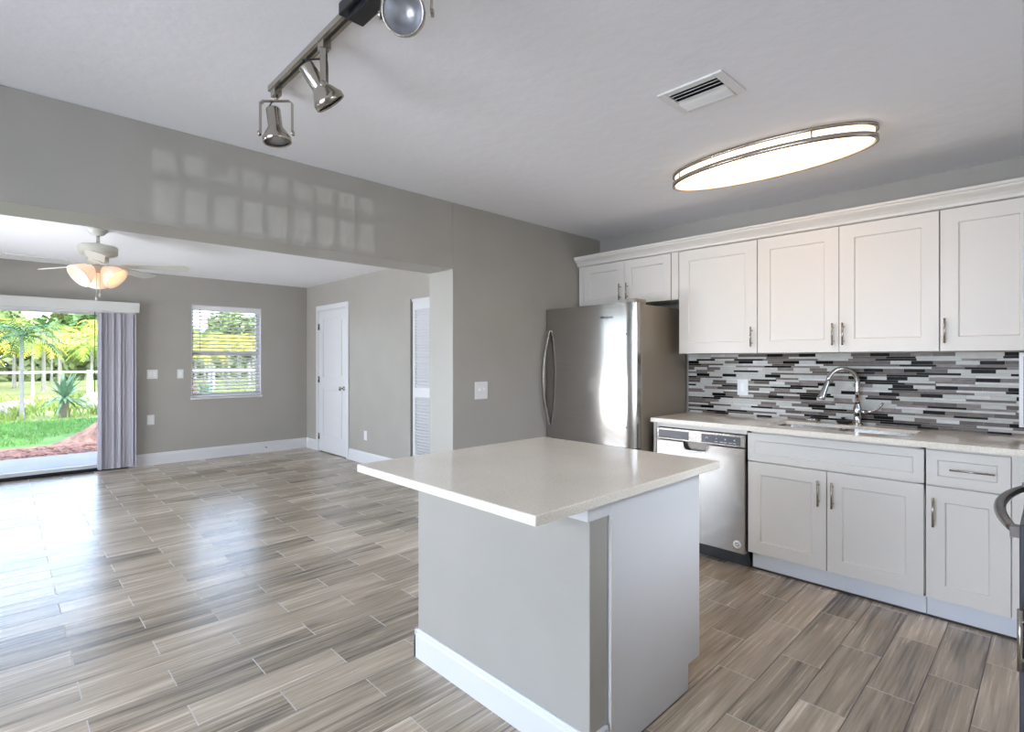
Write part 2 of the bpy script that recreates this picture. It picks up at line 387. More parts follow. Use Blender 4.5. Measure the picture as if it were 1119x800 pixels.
# leaf: frame with two raised panels
lf.box(x0, x1, yf + .012, yf + .036, .012, DZ - .022)
st, tr, mr, br = .125, .12, .16, .22; zz = [.012, .012 + br, .93, .93 + mr, DZ - .022 - tr, DZ - .022]
lf.box(x0, x0 + st, yf, yf + .012, .012, DZ - .022); lf.box(x1 - st, x1, yf, yf + .012, .012, DZ - .022)
for (a, b) in ((zz[0], zz[1]), (zz[2], zz[3]), (zz[4], zz[5])): lf.box(x0 + st, x1 - st, yf, yf + .012, a, b)
for (a, b) in ((zz[1], zz[2]), (zz[3], zz[4])):
    g = .055; lf.shaker('y', x0 + st + .028, x1 - st - .028, a + .028, b - .028, yf + .003, .012, .001, depth=-.001)
leaf = lf.build('door_leaf', TRIM, d, bevel=.003)
kn = MB(); kx, kz = x1 - .065, .945
kn.lathe([(.0, 0), (.028, 0), (.030, .004), (.026, .010), (.011, .013), (.010, .035), (.016, .040), (.026, .048), (.029, .058), (.026, .068), (.014, .074), (0, .075)], (kx, yf, kz), (0, -1, 0), 20)
kn.build('door_knob', NICKEL, leaf, label='satin nickel round door knob')
for hz in (1.82, 1.05, .22):
    MB().tube([(DX0 + .014, YS - .012, hz - .045), (DX0 + .014, YS - .012, hz + .045)], .008, 10).box(DX0 + .012, DX0 + .045, YS - .008, YS - .003, hz - .045, hz + .045).build('hinge', NICKEL, d)
# ------------------------------------------------------------------ louvered bifold
d = root('door_3', ((BX0 + BX1) / 2, YS, 0), 'white louvered bifold closet door beside the kitchen jamb', 'door'); d['kind'] = 'structure'
yb = YS + .022
for k in range(2):
    a = BX0 + .02 + k * .445; b = a + .44
    lv = MB(); lv.box(a, a + .045, yb, yb + .028, .02, BZ - .03).box(b - .045, b, yb, yb + .028, .02, BZ - .03)
    for (z0, z1) in ((.02, .16), (.92, 1.02), (BZ - .12, BZ - .03)): lv.box(a + .045, b - .045, yb, yb + .028, z0, z1)
    R = Matrix.Rotation(math.radians(38), 3, 'X')
    for (z0, z1) in ((.16, .92), (1.02, BZ - .12)):
        nsl = int((z1 - z0) / .034)
        for i in range(nsl):
            z = z0 + (i + .5) * (z1 - z0) / nsl; lv.box(a + .043, b - .043, yb + .011, yb + .017, z - .021, z + .021, rot=R)
    lv.build('bifold_leaf', TRIM, d)
MB().box(BX0, BX1, YS + .02, YS + .06, BZ - .028, BZ).build('bifold_track', TRIM, d)
MB().tube([(BX0 + .02 + .42, yb, 1.0), (BX0 + .02 + .42, yb - .02, 1.0)], [.008, .012], 12).build('bifold_knob', NICKEL, d)

# ------------------------------------------------------------------ far window
w = root('window_1', (XF - .08, (WY0 + WY1) / 2, WZ0), 'white single-hung window of the living room between the slider and the corner', 'window'); w['kind'] = 'structure'
fx0, fx1 = XF - .14, XF - .09; zm = (WZ0 + WZ1) / 2 - .02
mb = MB().box(fx0, fx1, WY0, WY0 + .04, WZ0, WZ1).box(fx0, fx1, WY1 - .04, WY1, WZ0, WZ1).box(fx0, fx1, WY0, WY1, WZ0, WZ0 + .05).box(fx0, fx1, WY0, WY1, WZ1 - .04, WZ1)
mb.box(fx0 + .01, fx1 + .01, WY0 + .03, WY1 - .03, zm - .025, zm + .025)
mb.build('window_frame', TRIM, w, bevel=.003)
MB().box(fx0 + .02, fx0 + .026, WY0 + .04, WY1 - .04, WZ0 + .05, WZ1 - .04).build('pane', GLASS, w)
MB().box(XF - .10, XF + .025, WY0 - .012, WY1 + .012, WZ0 - .022, WZ0 + .003).build('window_sill', TRIM, w, bevel=.004)
MB().box(XF - .155, XF + .002, WY1 - .004, WY1, WZ0, WZ1).box(XF - .155, XF + .002, WY0, WY0 + .004, WZ0, WZ1).box(XF - .155, XF + .002, WY0, WY1, WZ1 - .004, WZ1).build('window_reveal', TRIM, w)
MB().box(fx0 + .027, fx0 + .029, WY1 - .16, WY1 - .10, zm - .10, zm - .03).build('window_sticker', mat('sticker_grey', (120, 116, 112), .6), w, label='small grey sticker on the glass')

b = root('venetian_blind', (XF - .045, (WY0 + WY1) / 2, WZ0), 'white horizontal slat blind lowered in the living-room window, slats open', 'blind')
bx = XF - .042
MB().box(bx - .03, bx + .03, WY0 + .008, WY1 - .008, WZ1 - .075, WZ1 - .006).build('headrail', BLIND, b, bevel=.004)
nsl = 24; zt, zb_ = WZ1 - .10, WZ0 + .055
for i in range(nsl):
    z = zt + (zb_ - zt) * i / (nsl - 1); sl = MB(); q = []
    for j in range(5):
        a = (j / 4 - .5) * .048; zz_ = z + .004 * (1 - (2 * j / 4 - 1) ** 2) - a * .36; q.append((bx + a, zz_))
    sl.prism(q + [(x, zv - .003) for x, zv in reversed(q)], 'y', WY0 + .012, WY1 - .012, smooth=False)
    sl.build('slat', BLIND, b)
MB().box(bx - .025, bx + .025, WY0 + .012, WY1 - .012, WZ0 + .008, WZ0 + .03).build('bottom_rail', BLIND, b, bevel=.003)
for y in (WY0 + .13, WY1 - .13):
    MB().tube([(bx + .024, y, WZ1 - .07), (bx + .024, y, WZ0 + .03)], .0015, 6).tube([(bx - .024, y, WZ1 - .07), (bx - .024, y, WZ0 + .03)], .0015, 6).build('ladder_cord', BLIND, b)
MB().tube([(bx + .036, WY0 + .10, WZ1 - .06), (bx + .036, WY0 + .10, WZ1 - .62)], .004, 8).build('tilt_wand', mat('wand_grey', (120, 122, 124), .4), b, label='grey tilt wand')

# ------------------------------------------------------------------ sliding glass door
d = root('door_1', (XF - .08, (SY0 + SY1) / 2, 0), 'wide sliding glass door to the yard', 'door'); d['kind'] = 'structure'
mb = MB().box(XF - .14, XF - .03, SY1 - .05, SY1, 0, SZ).box(XF - .14, XF - .03, SY0, SY0 + .05, 0, SZ).box(XF - .14, XF - .03, SY0, SY1, SZ - .05, SZ)
mb.build('door_frame', TRIM, d)
MB().box(XF - .15, XF - .01, SY0, SY1, .0, .022).box(XF - .10, XF - .09, SY0, SY1, .022, .034).box(XF - .06, XF - .05, SY0, SY1, .022, .034).build('door_track', BRONZE, d, label='dark metal floor track')
for k, (a, c, x) in enumerate(((SY0 + .05, -4.28, XF - .115), (-4.36, SY1 - .05, XF - .075))):
    p = MB().box(x - .017, x + .017, a, a + .06, .034, SZ - .05).box(x - .017, x + .017, c - .06, c, .034, SZ - .05).box(x - .017, x + .017, a, c, .034, .075).box(x - .017, x + .017, a, c, SZ - .10, SZ - .05).build('sliding_panel', [TRIM, BRONZE][0], d)
    MB().box(x - .003, x + .003, a + .055, c - .055, .07, SZ - .095).build('pane', GLASS, p)

b = root('vertical_blind', (XF + .06, -3.0, 0), 'lavender-grey vertical blind drawn open and stacked at the right of the sliding door', 'blind')
MB().box(XF, XF + .105, -5.85, -2.765, 1.918, 2.035).build('valance', mat('valance_white', (222, 222, 218), .45), b, bevel=.003, label='white valance box over the sliding door')
MB().box(XF + .03, XF + .07, -5.8, -2.80, 1.895, 1.925).build('head_track', TRIM, b)
nv = 11
for i in range(nv):
    y = -3.155 + i * .0335; ang = math.radians((70, 30, 22, 34, 20, 40, 26, 18, 30, 58, 66)[i])
    vs = MB(); pts = []
    for j in range(6):
        t = (j / 5 - .5) * .089; cv = .006 * (1 - (2 * j / 5 - 1) ** 2)
        pts.append((XF + .062 + math.sin(ang) * t + math.cos(ang) * cv, y + math.cos(ang) * t - math.sin(ang) * cv))
    vs.prism(pts + [(x - .0012, yy + .0008) for x, yy in reversed(pts)], 'z', .025, 1.90)
    vs.build('vane', VANE, b)
MB().tube([(XF + .075, -3.20, 1.90), (XF + .075, -3.20, .95)], .004, 8).build('pull_wand', mat('cord_dark', (70, 80, 75), .5), b, label='thin dark wand at the left of the stack')

# ------------------------------------------------------------------ countertop run, tiles
ZC, TC = .918, .030
SX0, SX1, SYF, SYB = 1.665, 2.405, -.482, -.16             # sink opening
CX0, CX1, CY = .918, XR - .002, -.642
ct = MB()
ct.box(CX0, SX0, CY, -.001, ZC - TC, ZC).box(SX1, CX1, CY, -.001, ZC - TC, ZC).box(SX0, SX1, CY, SYF, ZC - TC, ZC).box(SX0, SX1, SYB, -.001, ZC - TC, ZC)
ct.box(2.885, CX1, -1.30, CY, ZC - TC, ZC)
tag(ct.build('countertop', QUARTZ), 'cream quartz countertop along the back wall with the undermount sink cut in', 'countertop')

def tile_mats():
    out = []
    for nm, c, r, nz in (('black', (24, 20, 17), .12, None), ('taupe', (98, 88, 80), .3, ((30, 1, 90), .22, 3)), ('frost', (198, 197, 190), .2, ((25, 1, 60), .06, 2)),
                         ('marble', (214, 212, 210), .3, ((14, 1, 40), .10, 4)), ('mauve', (140, 128, 124), .3, ((20, 1, 70), .25, 3)), ('grey', (118, 108, 100), .3, ((26, 1, 80), .18, 3)), ('grout', (176, 170, 162), .8, None)):
        out.append(mat('mosaic_' + nm, c, max(r, .28), noise=nz, spec=.05 if nm == 'black' else .18))
    return out
TM = tile_mats()
bs = MB(); bs.box(.883, 2.96, -.006, -.0005, ZC + .0005, 1.376, 6)
z = 1.376 - .0005; k = 0; tr = random.Random(21)
hs = (.0210, .0122, .0122); gap = .0014
while z > ZC + .004:
    hgt = hs[k % 3]; z0 = max(z - hgt, ZC + .0005)
    x = .884 - tr.uniform(0, .12); prev = -1
    while x < 2.96:
        ln = (.105 if k % 3 == 0 else tr.choice((.15, .18, .21))) 
        a, c = max(x, .884), min(x + ln - gap, 2.959)
        while True:
            mi = tr.choices((0, 1, 2, 3, 4, 5), ((.22, .25, .30, .04, .06, .13) if k % 3 == 0 else (.20, .20, .27, .13, .08, .12)))[0]
            if not (mi == prev and mi == 0): break
        if c - a > .004: bs.box(a, c, -.0095 - tr.uniform(0, .0006), -.004, z0, z, mi)
        prev = mi; x += ln
    z = z0 - gap; k += 1
tag(bs.build('tile_backsplash', TM), 'horizontal strip mosaic backsplash in black, taupe and frosted glass', 'backsplash')

# ------------------------------------------------------------------ cabinets
def pull(parent, ax, face, u, z0, z1, horiz=False, r=.0055, out=.03):
    """bar pull on plane ax=face ('y' faces -y, 'x' faces -x)"""
    mb = MB()
    P = (lambda a, d, zz_: (a, face - d, zz_)) if ax == 'y' else (lambda a, d, zz_: (face - d, a, zz_))
    if horiz:
        a, b, zc = z0, z1, u
        mb.tube([P(a, out, zc), P(b, out, zc)], r, 12)
        for q in (a + (b - a) * .18, b - (b - a) * .18): mb.tube([P(q, 0, zc), P(q, out, zc)], r * .8, 10)
    else:
        mb.tube([P(u, out, z0), P(u, out, z1)], r, 12)
        for q in (z0 + (z1 - z0) * .18, z1 - (z1 - z0) * .18): mb.tube([P(u, 0, q), P(u, out, q)], r * .8, 10)
    return mb.build('handle', NICKEL, parent, label='brushed nickel bar pull')

UF, UT, UB = -.330, 2.150, 1.380
def upper(name_loc, x0, x1, z0, doors, label, fill=()):
    r_ = root('wall_cabinet', ((x0 + x1) / 2, -.15, z0), label, 'cabinet', 'white shaker wall cabinets')
    MB().box(x0 + .001, x1 - .001, UF + .022, -.002, z0 + .004, UT).build('body', CABW, r_)
    for (a, b) in fill: MB().box(a, b, UF + .004, UF + .022, z0, UT).build('filler_strip', CABW, r_, bevel=.002)
    for (a, b, rail, hp) in doors:
        dr = MB().shaker('y', a + .0015, b - .0015, z0, UT - .004, UF, .02, rail).build('door', CABW, r_, bevel=.0015)
        if hp: pull(dr, 'y', UF, hp[0], hp[1], hp[2])
    return r_
upper(0, .012, .968, 1.790, [(.068, .486, .066, (.452, 1.826, 1.958)), (.486, .905, .066, (.521, 1.826, 1.958))], 'short white two-door wall cabinet above the fridge', fill=((.012, .064), (.908, .966)))
upper(0, .972, 1.545, UB, [(.972, 1.545, .078, (1.512, 1.422, 1.556))], 'white single-door wall cabinet just right of the fridge cabinet')
upper(0, 1.547, 2.510, UB, [(1.547, 2.030, .078, (2.000, 1.422, 1.556)), (2.030, 2.510, .078, (2.055, 1.422, 1.556))], 'white two-door wall cabinet above the sink')
upper(0, 2.512, 3.00, UB, [(2.512, 2.905, .076, (2.535, 1.422, 1.556))], 'white wall cabinet at the right end of the row')
cr = MB(); py = UF
prof = [(-.002, 2.1505), (UF - .002, 2.1505), (UF - .010, 2.156), (UF - .012, 2.168), (UF - .026, 2.186), (UF - .044, 2.200), (UF - .050, 2.206), (UF - .050, 2.214), (UF - .058, 2.218), (UF - .058, 2.232), (-.002, 2.232)]
cr.prism(prof, 'x', .003, 3.0)
tag(cr.build('crown_molding', CABW), 'white stepped crown moulding running along the top of the wall cabinets', 'crown moulding')

BF = -.600
def base(x0, x1, label):
    r_ = root('base_cabinet', ((x0 + x1) / 2, -.3, 0), label, 'cabinet', 'white shaker base cabinets')
    MB().box(x0, x1, BF + .022, -.002, .112, ZC - TC - .001).build('body', CABW, r_)
    MB().box(x0, x1, -.54, -.52, .004, .112).build('toe_kick', TOEK, r_)
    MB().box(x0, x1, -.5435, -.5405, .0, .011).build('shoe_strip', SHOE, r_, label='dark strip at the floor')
    return r_
# sink base: open-topped carcass so that the bowls have room
r_ = root('sink_base_cabinet', (2.035, -.3, 0), 'white sink cabinet with a long false front over two doors', 'cabinet', 'white shaker base cabinets')
x0, x1 = 1.588, 2.483; zt = ZC - TC - .001
MB().box(x0, x0 + .018, BF + .022, -.002, .112, zt).box(x1 - .018, x1, BF + .022, -.002, .112, zt).box(x0, x1, -.02, -.002, .112, zt).box(x0, x1, BF + .022, -.002, .112, .13).box(x0, x1, BF + .022, BF + .04, .66, zt).build('body', CABW, r_)
MB().box(x0 + .012, x1, -.54, -.52, .004, .112).build('toe_kick', TOEK, r_)
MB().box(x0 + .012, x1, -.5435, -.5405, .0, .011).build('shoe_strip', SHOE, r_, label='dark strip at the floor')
MB().shaker('y', x0 + .003, x1 - .002, .698, .872, BF, .02, .046).build('false_front', CABW, r_, bevel=.0015)
for (a, b, hx) in ((x0 + .003, 2.035, 1.997), (2.037, x1 - .002, 2.068)):
    dr = MB().shaker('y', a + .001, b - .001, .118, .690, BF, .02, .076).build('door', CABW, r_, bevel=.0015)
    pull(dr, 'y', BF, hx, .488, .636)
r_ = base(2.486, 2.90, 'white base cabinet with one drawer over one door right of the sink cabinet')
dr = MB().shaker('y', 2.489, 2.806, .698, .872, BF, .02, .046).build('drawer', CABW, r_, bevel=.0015); pull(dr, 'y', BF, .785, 2.585, 2.752, horiz=True, r=.0045)
dr = MB().shaker('y', 2.489, 2.806, .118, .690, BF, .02, .076).build('door', CABW, r_, bevel=.0015); pull(dr, 'y', BF, 2.520, .488, .636)
MB().box(2.809, 2.905, BF + .004, BF + .022, .112, zt).build('filler_strip', CABW, r_)
# right-hand run, faces towards -x, seen edge-on at the picture's right border
XB = 2.918
r_ = root('corner_cabinet', (3.2, -.95, 0), 'white corner base cabinet between the back run and the range', 'cabinet', 'white shaker base cabinets')
MB().box(XB + .022, XR - .002, -1.285, -.602, .112, zt).build('body', CABW, r_)
MB().box(XB + .06, XB + .08, -1.285, -.602, .004, .112).build('toe_kick', TOEK, r_)
dr = MB().shaker('x', -1.282, -.66, .118, .872, XB, .02, .07).build('door', CABW, r_, bevel=.0015)
pull(dr, 'x', XB, -1.235, .60, .75)
r_ = root('pull_out_cabinet', (3.2, -2.2, 0), 'narrow white cabinet on the near side of the range, with a bar pull, cut off', 'cabinet', 'white shaker base cabinets')
XN = 2.938
MB().box(XN + .022, XR - .002, -2.30, -2.085, .112, zt).build('body', CABW, r_)
MB().box(XN + .06, XN + .08, -2.30, -2.085, .004, .112).build('toe_kick', TOEK, r_)
MB().box(XN - .004, XR - .002, -2.30, -2.085, zt + .001, ZC).build('top', QUARTZ, r_)
dr = MB().shaker('x', -2.297, -2.088, .118, .872, XN, .02, .05).build('door', CABW, r_, bevel=.0015); pull(dr, 'x', XN, -2.115, .525, .685, r=.0062, out=.047)

# range
r_ = root('range', (3.2, -1.69, 0), 'stainless and black kitchen range at the right border with a bowed handle', 'range')
MB().box(2.925, XR - .01, -2.078, -1.302, .05, .905).build('body', BLACK, r_, bevel=.004)
dr = MB().box(2.888, 2.925, -2.075, -1.305, .26, .895).build('oven_door', GREYP, r_, bevel=.004)
MB().box(2.884, 2.889, -1.96, -1.42, .38, .74).build('oven_window', mat('oven_glass', (10, 10, 14), .06), dr)
hp = []
for i in range(17):
    t = i / 16; s_ = math.sin(PI * t) ** .8; hp.append((2.882 - .052 * s_, -2.035 + .70 * t, .868))
MB().tube(hp, [.011 + .004 * math.sin(PI * i / 16) for i in range(17)], 14).box(2.868, 2.89, -2.05, -2.02, .853, .883).box(2.868, 2.89, -1.35, -1.32, .853, .883).build('handle', mat('dark_steel', (120, 114, 112), .25, .9), dr, label='bowed dark steel oven handle')
MB().box(2.892, 2.925, -2.075, -1.305, .055, .25).build('storage_drawer', GREYP, r_, bevel=.004)
MB().box(2.90, XR - .01, -2.078, -1.302, .905, .922).build('cooktop', mat('cooktop_glass', (14, 14, 16), .08), r_, bevel=.003)
for (bx_, by_) in ((3.08, -1.5), (3.08, -1.88), (3.34, -1.5), (3.34, -1.88)):
    MB().lathe([(.085, 0), (.085, .0006), (.08, .0006), (.08, 0)], (bx_, by_, .9221), n=32).build('burner_ring', GREYP, r_)
for yy in (-2.04, -1.34):
    for xx in (2.96, 3.45): MB().lathe([(.018, 0), (.016, .05)], (xx, yy, 0), n=12).build('foot', BLACK, r_)

# ------------------------------------------------------------------ dishwasher
r_ = root('dishwasher', (1.27, -.3, 0), 'stainless dishwasher with dark control strip under the counter left of the sink', 'dishwasher')
DW0, DW1, DF = .958, 1.582, -.618
MB().box(DW0, DW1, -.585, -.03, .10, .875).build('body', BLACK, r_)
MB().box(.920, .940, -.60, -.01, 0, ZC - TC - .001).box(.940, .957, -.592, -.57, .10, ZC - TC - .001).build('side_panel', CABW, r_, label='white end panel beside the fridge')
MB().box(.957, 1.586, -.598, -.56, .858, ZC - TC - .001).build('top_rail', CABW, r_, label='white rail under the countertop')
pz0, pz1 = .772, .852
cp = MB().box(DW0, DW1, DF, -.585, pz0, pz1).build('control_panel', STEELV, r_, bevel=.003)
MB().box(.972, 1.200, DF - .0025, DF + .002, pz0 + .010, pz1 - .014).box(1.292, 1.553, DF - .0025, DF + .002, pz0 + .010, pz1 - .014).build('control_strip', GREYP, cp, bevel=.001)
MB().lathe([(0, 0), (.011, 0), (.011, .004), (0, .004)], (1.330, DF - .0025, pz0 + .040), (0, -1, 0), 16).build('button', SILVER, cp)
for i, bx_ in enumerate((1.395, 1.430, 1.455, 1.488, 1.515)):
    if i % 2 == 0: MB().lathe([(0, 0), (.005, 0), (.005, .002), (0, .002)], (bx_, DF - .0025, pz0 + .042), (0, -1, 0), 10).build('button', SILVER, cp)
    MB().box(bx_ - .010, bx_ + .010, DF - .0035, DF - .002, pz0 + .020, pz0 + .024).build('button_mark', SILVER, cp)
# door panel with a scooped handle pocket: outline with the pocket notch in its top edge
hx0, hx1 = 1.165, 1.335; top, pb = pz0 - .004, pz0 - .056
out = [(DW0, .098), (DW1, .098), (DW1, top), (hx1 + .012, top)]
for i in range(7): a = math.radians(-90 * i / 6); out.append((hx1 - .03 + .03 * math.cos(a), pb + .03 + .03 * math.sin(a)))
for i in range(7): a = math.radians(-90 - 90 * i / 6); out.append((hx0 + .03 + .03 * math.cos(a), pb + .03 + .03 * math.sin(a)))
out += [(hx0 - .012, top), (DW0, top)]
dp = MB().prism(out, 'y', DF - .004, -.587).build('door', STEELV, r_, bevel=.003)
MB().box(hx0 - .01, hx1 + .01, -.592, -.588, pb - .01, top).build('handle_pocket', mat('pocket_steel', (96, 92, 88), .2, .9), dp, label='dark scooped handle pocket')
rim = [(hx1 + .004, DF - .005, top)] 
for i in range(9): a = math.radians(-90 * i / 8); rim.append((hx1 - .03 + .032 * math.cos(a), DF - .005, pb + .03 + .032 * math.sin(a)))
for i in range(9): a = math.radians(-90 - 90 * i / 8); rim.append((hx0 + .03 + .032 * math.cos(a), DF - .005, pb + .03 + .032 * math.sin(a)))
rim.append((hx0 - .004, DF - .005, top))
MB().tube(rim, .004, 8).build('handle_rim', CHROME, dp)
MB().lathe([(0, 0), (.026, 0), (.026, .0012), (0, .0012)], (1.533, DF - .004, .152), (0, -1, 0), 28).build('badge', mat('badge_white', (240, 240, 240), .4), dp, label='round white sticker with dark marks')
mk = MB()
for (dx, dz, ww) in ((-.012, .008, .022), (-.014, -.001, .012), (.003, -.001, .012), (-.010, -.010, .020)): mk.box(1.533 + dx, 1.533 + dx + ww, DF - .0062, DF - .0048, .152 + dz, .152 + dz + .004)
mk.build('badge_marks', BLACK, dp)
MB().box(.945, 1.585, -.545, -.53, .0, .098).box(.945, 1.585, -.56, -.545, .05, .098).build('toe_kick', BLACK, r_)

# ------------------------------------------------------------------ sink, faucet, strainers
r_ = root('kitchen_sink', (2.025, -.32, .7), 'undermount double-bowl stainless sink set in the back countertop', 'sink')
def bowl(x0, x1, y0, y1, zt, zb_, t=.0015):
    mb = MB(); n = 6; R0 = .05
    def ring(x0, x1, y0, y1, z, R):
        pts = []
        for (cx_, cy_, a0) in ((x1 - R, y1 - R, 0), (x0 + R, y1 - R, 90), (x0 + R, y0 + R, 180), (x1 - R, y0 + R, 270)):
            for i in range(n + 1):
                a = math.radians(a0 + 90 * i / n); pts.append((cx_ + R * math.cos(a), cy_ + R * math.sin(a), z))
        return pts
    rings = [ring(x0, x1, y0, y1, zt, R0), ring(x0 + .006, x1 - .006, y0 + .006, y1 - .006, zb_ + .03, R0), ring(x0 + .03, x1 - .03, y0 + .03, y1 - .03, zb_, R0), ]
    vs = sum(rings, []); m_ = len(rings[0]); fs = []
    for i in range(len(rings) - 1):
        for k in range(m_): fs.append((i * m_ + k, i * m_ + (k + 1) % m_, (i + 1) * m_ + (k + 1) % m_, (i + 1) * m_ + k))
    fs.append(tuple(range((len(rings) - 1) * m_, len(rings) * m_)))
    return mb.add(vs, fs, 0, True)
MB().box(2.019, 2.031, SYF + .03, SYB - .03, .73, .886).build('divider', STEEL, r_)
for (a, b) in ((SX0 + .0015, 2.018), (2.032, SX1 - .0015)):
    bw = bowl(a, b, SYF + .0015, SYB - .0015, ZC - .019, .72).build('bowl', STEEL, r_)
    MB().lathe([(.0, .001), (.03, .001), (.042, .003), (.045, .001)], ((a + b) / 2, -.32, .72), n=24).build('drain', CHROME, bw)

fx, fy = 2.072, -.085
fa = root('kitchen_faucet', (fx, fy, ZC), 'chrome gooseneck pull-down faucet standing behind the sink', 'faucet')
MB().lathe([(0, 0), (.032, 0), (.032, .006), (.026, .012), (.022, .018), (.021, .06), (.024, .075), (.024, .11), (.018, .125), (.0155, .135)], (fx, fy, ZC), n=24).build('base', CHROME, fa)
dirv = Vector((-.78, -.62, 0)).normalized(); rr_ = .088; pth = [(fx, fy, ZC + .13), (fx, fy, ZC + .22), (fx, fy, ZC + .27)]
c0 = Vector((fx, fy, ZC + .27)) + dirv * rr_
for i in range(1, 15):
    a = PI - PI * i / 14 * .97; pth.append(tuple(c0 + dirv * (rr_ * math.cos(a)) + Vector((0, 0, rr_ * math.sin(a)))))
MB().tube(pth, .0135, 16).build('spout', CHROME, fa)
e0 = Vector(pth[-1]); dn = (Vector(pth[-1]) - Vector(pth[-2])).normalized()
dn = (dn + dirv * .16).normalized()
MB().lathe([(.0, -.002), (.0135, 0), (.0145, .004), (.0145, .03), (.016, .045), (.0225, .105), (.024, .118), (.021, .124), (0, .124)], e0, dn, 20).build('spray_head', CHROME, fa, label='chrome pull-down spray head')
lx = Vector((.80, .25, 0)).normalized()
b0 = Vector((fx, fy, ZC + .085))
MB().tube([b0 + lx * .018, b0 + lx * .05], .013, 14).tube([b0 + lx * .045, b0 + lx * .075 + Vector((0, 0, .004)), b0 + lx * .105 + Vector((0, 0, .018)), b0 + lx * .125 + Vector((0, 0, .045)), b0 + lx * .132 + Vector((0, 0, .06))], [.010, .008, .0065, .006, .0065], 12).build('lever', CHROME, fa)

def strainer(x, y, label, m, tip):
    r_ = root('sink_strainer', (x, y, ZC), label, 'strainer', 'sink strainers on the counter')
    MB().lathe([(0, .0), (.030, .0), (.040, .012), (.041, .018), (.036, .021), (.010, .024)], (x, y, ZC), n=24).build('basket', m, r_)
    MB().lathe([(.008, .022), (.006, .030), (.012, .036), (.012, .042), (0, .044)], (x, y, ZC), n=16).build('knob', tip, r_)
strainer(1.800, -.065, 'chrome sink strainer on the counter, left of the faucet', CHROME, BLACK)
strainer(1.990, -.075, 'black-topped sink strainer right at the foot of the faucet', BLACK, BLACK)

# ------------------------------------------------------------------ fridge
FX0, FX1, FY, FT = -.0, .872, -.762, 1.748
FX0 = .004
r_ = root('refrigerator', (.44, -.4, 0), 'stainless refrigerator with bowed handle in the corner beside the wall', 'refrigerator')
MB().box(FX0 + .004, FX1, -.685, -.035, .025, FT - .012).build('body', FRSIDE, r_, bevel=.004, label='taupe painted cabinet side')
def curved_door(z0, z1):
    n = 16; fr_ = []
    for i in range(n + 1):
        t = i / n; x = FX0 + (FX1 - FX0) * t
        edge = min(t, 1 - t) * (FX1 - FX0); rnd_ = .016 * max(0, 1 - edge / .022) ** 2
        fr_.append((x, FY - .014 * math.sin(PI * t) + rnd_))
    mb = MB(); poly = fr_ + [(FX1, -.700), (FX0, -.700)]
    vs = [(x, y, z0) for x, y in poly] + [(x, y, z1) for x, y in poly]; m_ = len(poly)
    fs = [(i, (i + 1) % m_, m_ + (i + 1) % m_, m_ + i) for i in range(m_)]
    mb.add(vs, fs[:n], 0, True); mb.add(vs, fs[n:] + [tuple(reversed(range(m_))), tuple(range(m_, 2 * m_))], 0, False)
    return mb
def bow_handle(z0, z1, x, parent):
    pts = []; n = 20
    for i in range(n + 1):
        t = i / n; pts.append((x - .012 * math.sin(PI * t), FY - .008 - .062 * math.sin(PI * t) ** .9, z0 + (z1 - z0) * t))
    mb = MB()
    vs = []; fs = []
    for (px, py_, pz) in pts:
        for (a, bb) in ((-.016, -.006), (.016, -.006), (.016, .006), (-.016, .006)): vs.append((px + a, py_ + bb, pz))
    for i in range(n):
        for k in range(4): fs.append((i * 4 + k, i * 4 + (k + 1) % 4, (i + 1) * 4 + (k + 1) % 4, (i + 1) * 4 + k))
    fs += [(3, 2, 1, 0), tuple(n * 4 + k for k in range(4))]
    mb.add(vs, fs, 0, False)
    return mb.build('handle', STEEL, parent, bevel=.004, label='long bowed steel handle')
MB().box(FX0 + .008, FX1 - .006, -.700, -.685, .10, FT - .012).build('gasket', RUBBER, r_)
ud = curved_door(.70, FT).build('door', STEELV, r_)
bow_handle(.80, 1.575, .052, ud)
fd = curved_door(.10, .69).build('freezer_drawer', STEELV, r_)
hb = []
for i in range(17): t = i / 16; hb.append((.10 + .67 * t, FY - .012 - .055 * math.sin(PI * t) ** .9, .61))
MB().tube(hb, .012, 12).build('handle', STEEL, fd)
MB().box(FX0 + .01, FX1 - .01, -.68, -.66, .0, .10).build('kick_grille', BLACK, r_)
MB().prism([(.785, -.752), (.862, -.752), (.868, -.62), (.82, -.56), (.79, -.62)], 'z', FT - .012, FT + .026).build('hinge_cover', mat('hinge_grey', (150, 140, 128), .4), r_, bevel=.005)
def text(s, size, loc, rot, m, name, parent, ext=.0008):
    cu = bpy.data.curves.new(name, 'FONT'); cu.body = s; cu.size = size; cu.extrude = ext; cu.align_x = 'CENTER'; cu.align_y = 'CENTER'
    tmp = bpy.data.objects.new(name, cu); C.objects.link(tmp); bpy.context.view_layer.update()
    me = bpy.data.meshes.new_from_object(tmp.evaluated_get(bpy.context.evaluated_depsgraph_get())); me.name = name
    bpy.data.objects.remove(tmp); me.materials.clear(); me.materials.append(m)
    o = bpy.data.objects.new(name, me); C.objects.link(o); o.parent = parent
    o.location = Vector(loc) - Vector(parent['_w']); o.rotation_euler = rot; o['label'] = 'small lettered badge'
    return o
text('Whirlpool', .026, (.628, FY - .0145, 1.648), (PI / 2, 0, 0), GREYP, 'logo', ud)
ring = [(.628 + .016 * math.cos(a), FY - .0145, 1.648 + .020 * math.sin(a)) for a in [2 * PI * i / 24 * .8 + .6 for i in range(25)]]
MB().tube(ring, .0011, 6).build('logo_ring', SILVER, ud)
for zz_ in (1.52, .845):
    MB().lathe([(0, 0), (.007, 0), (.006, .002), (0, .0025)], (.80, FY - .010, zz_), (0, -1, 0), 12).build('bumper', SILVER, ud)

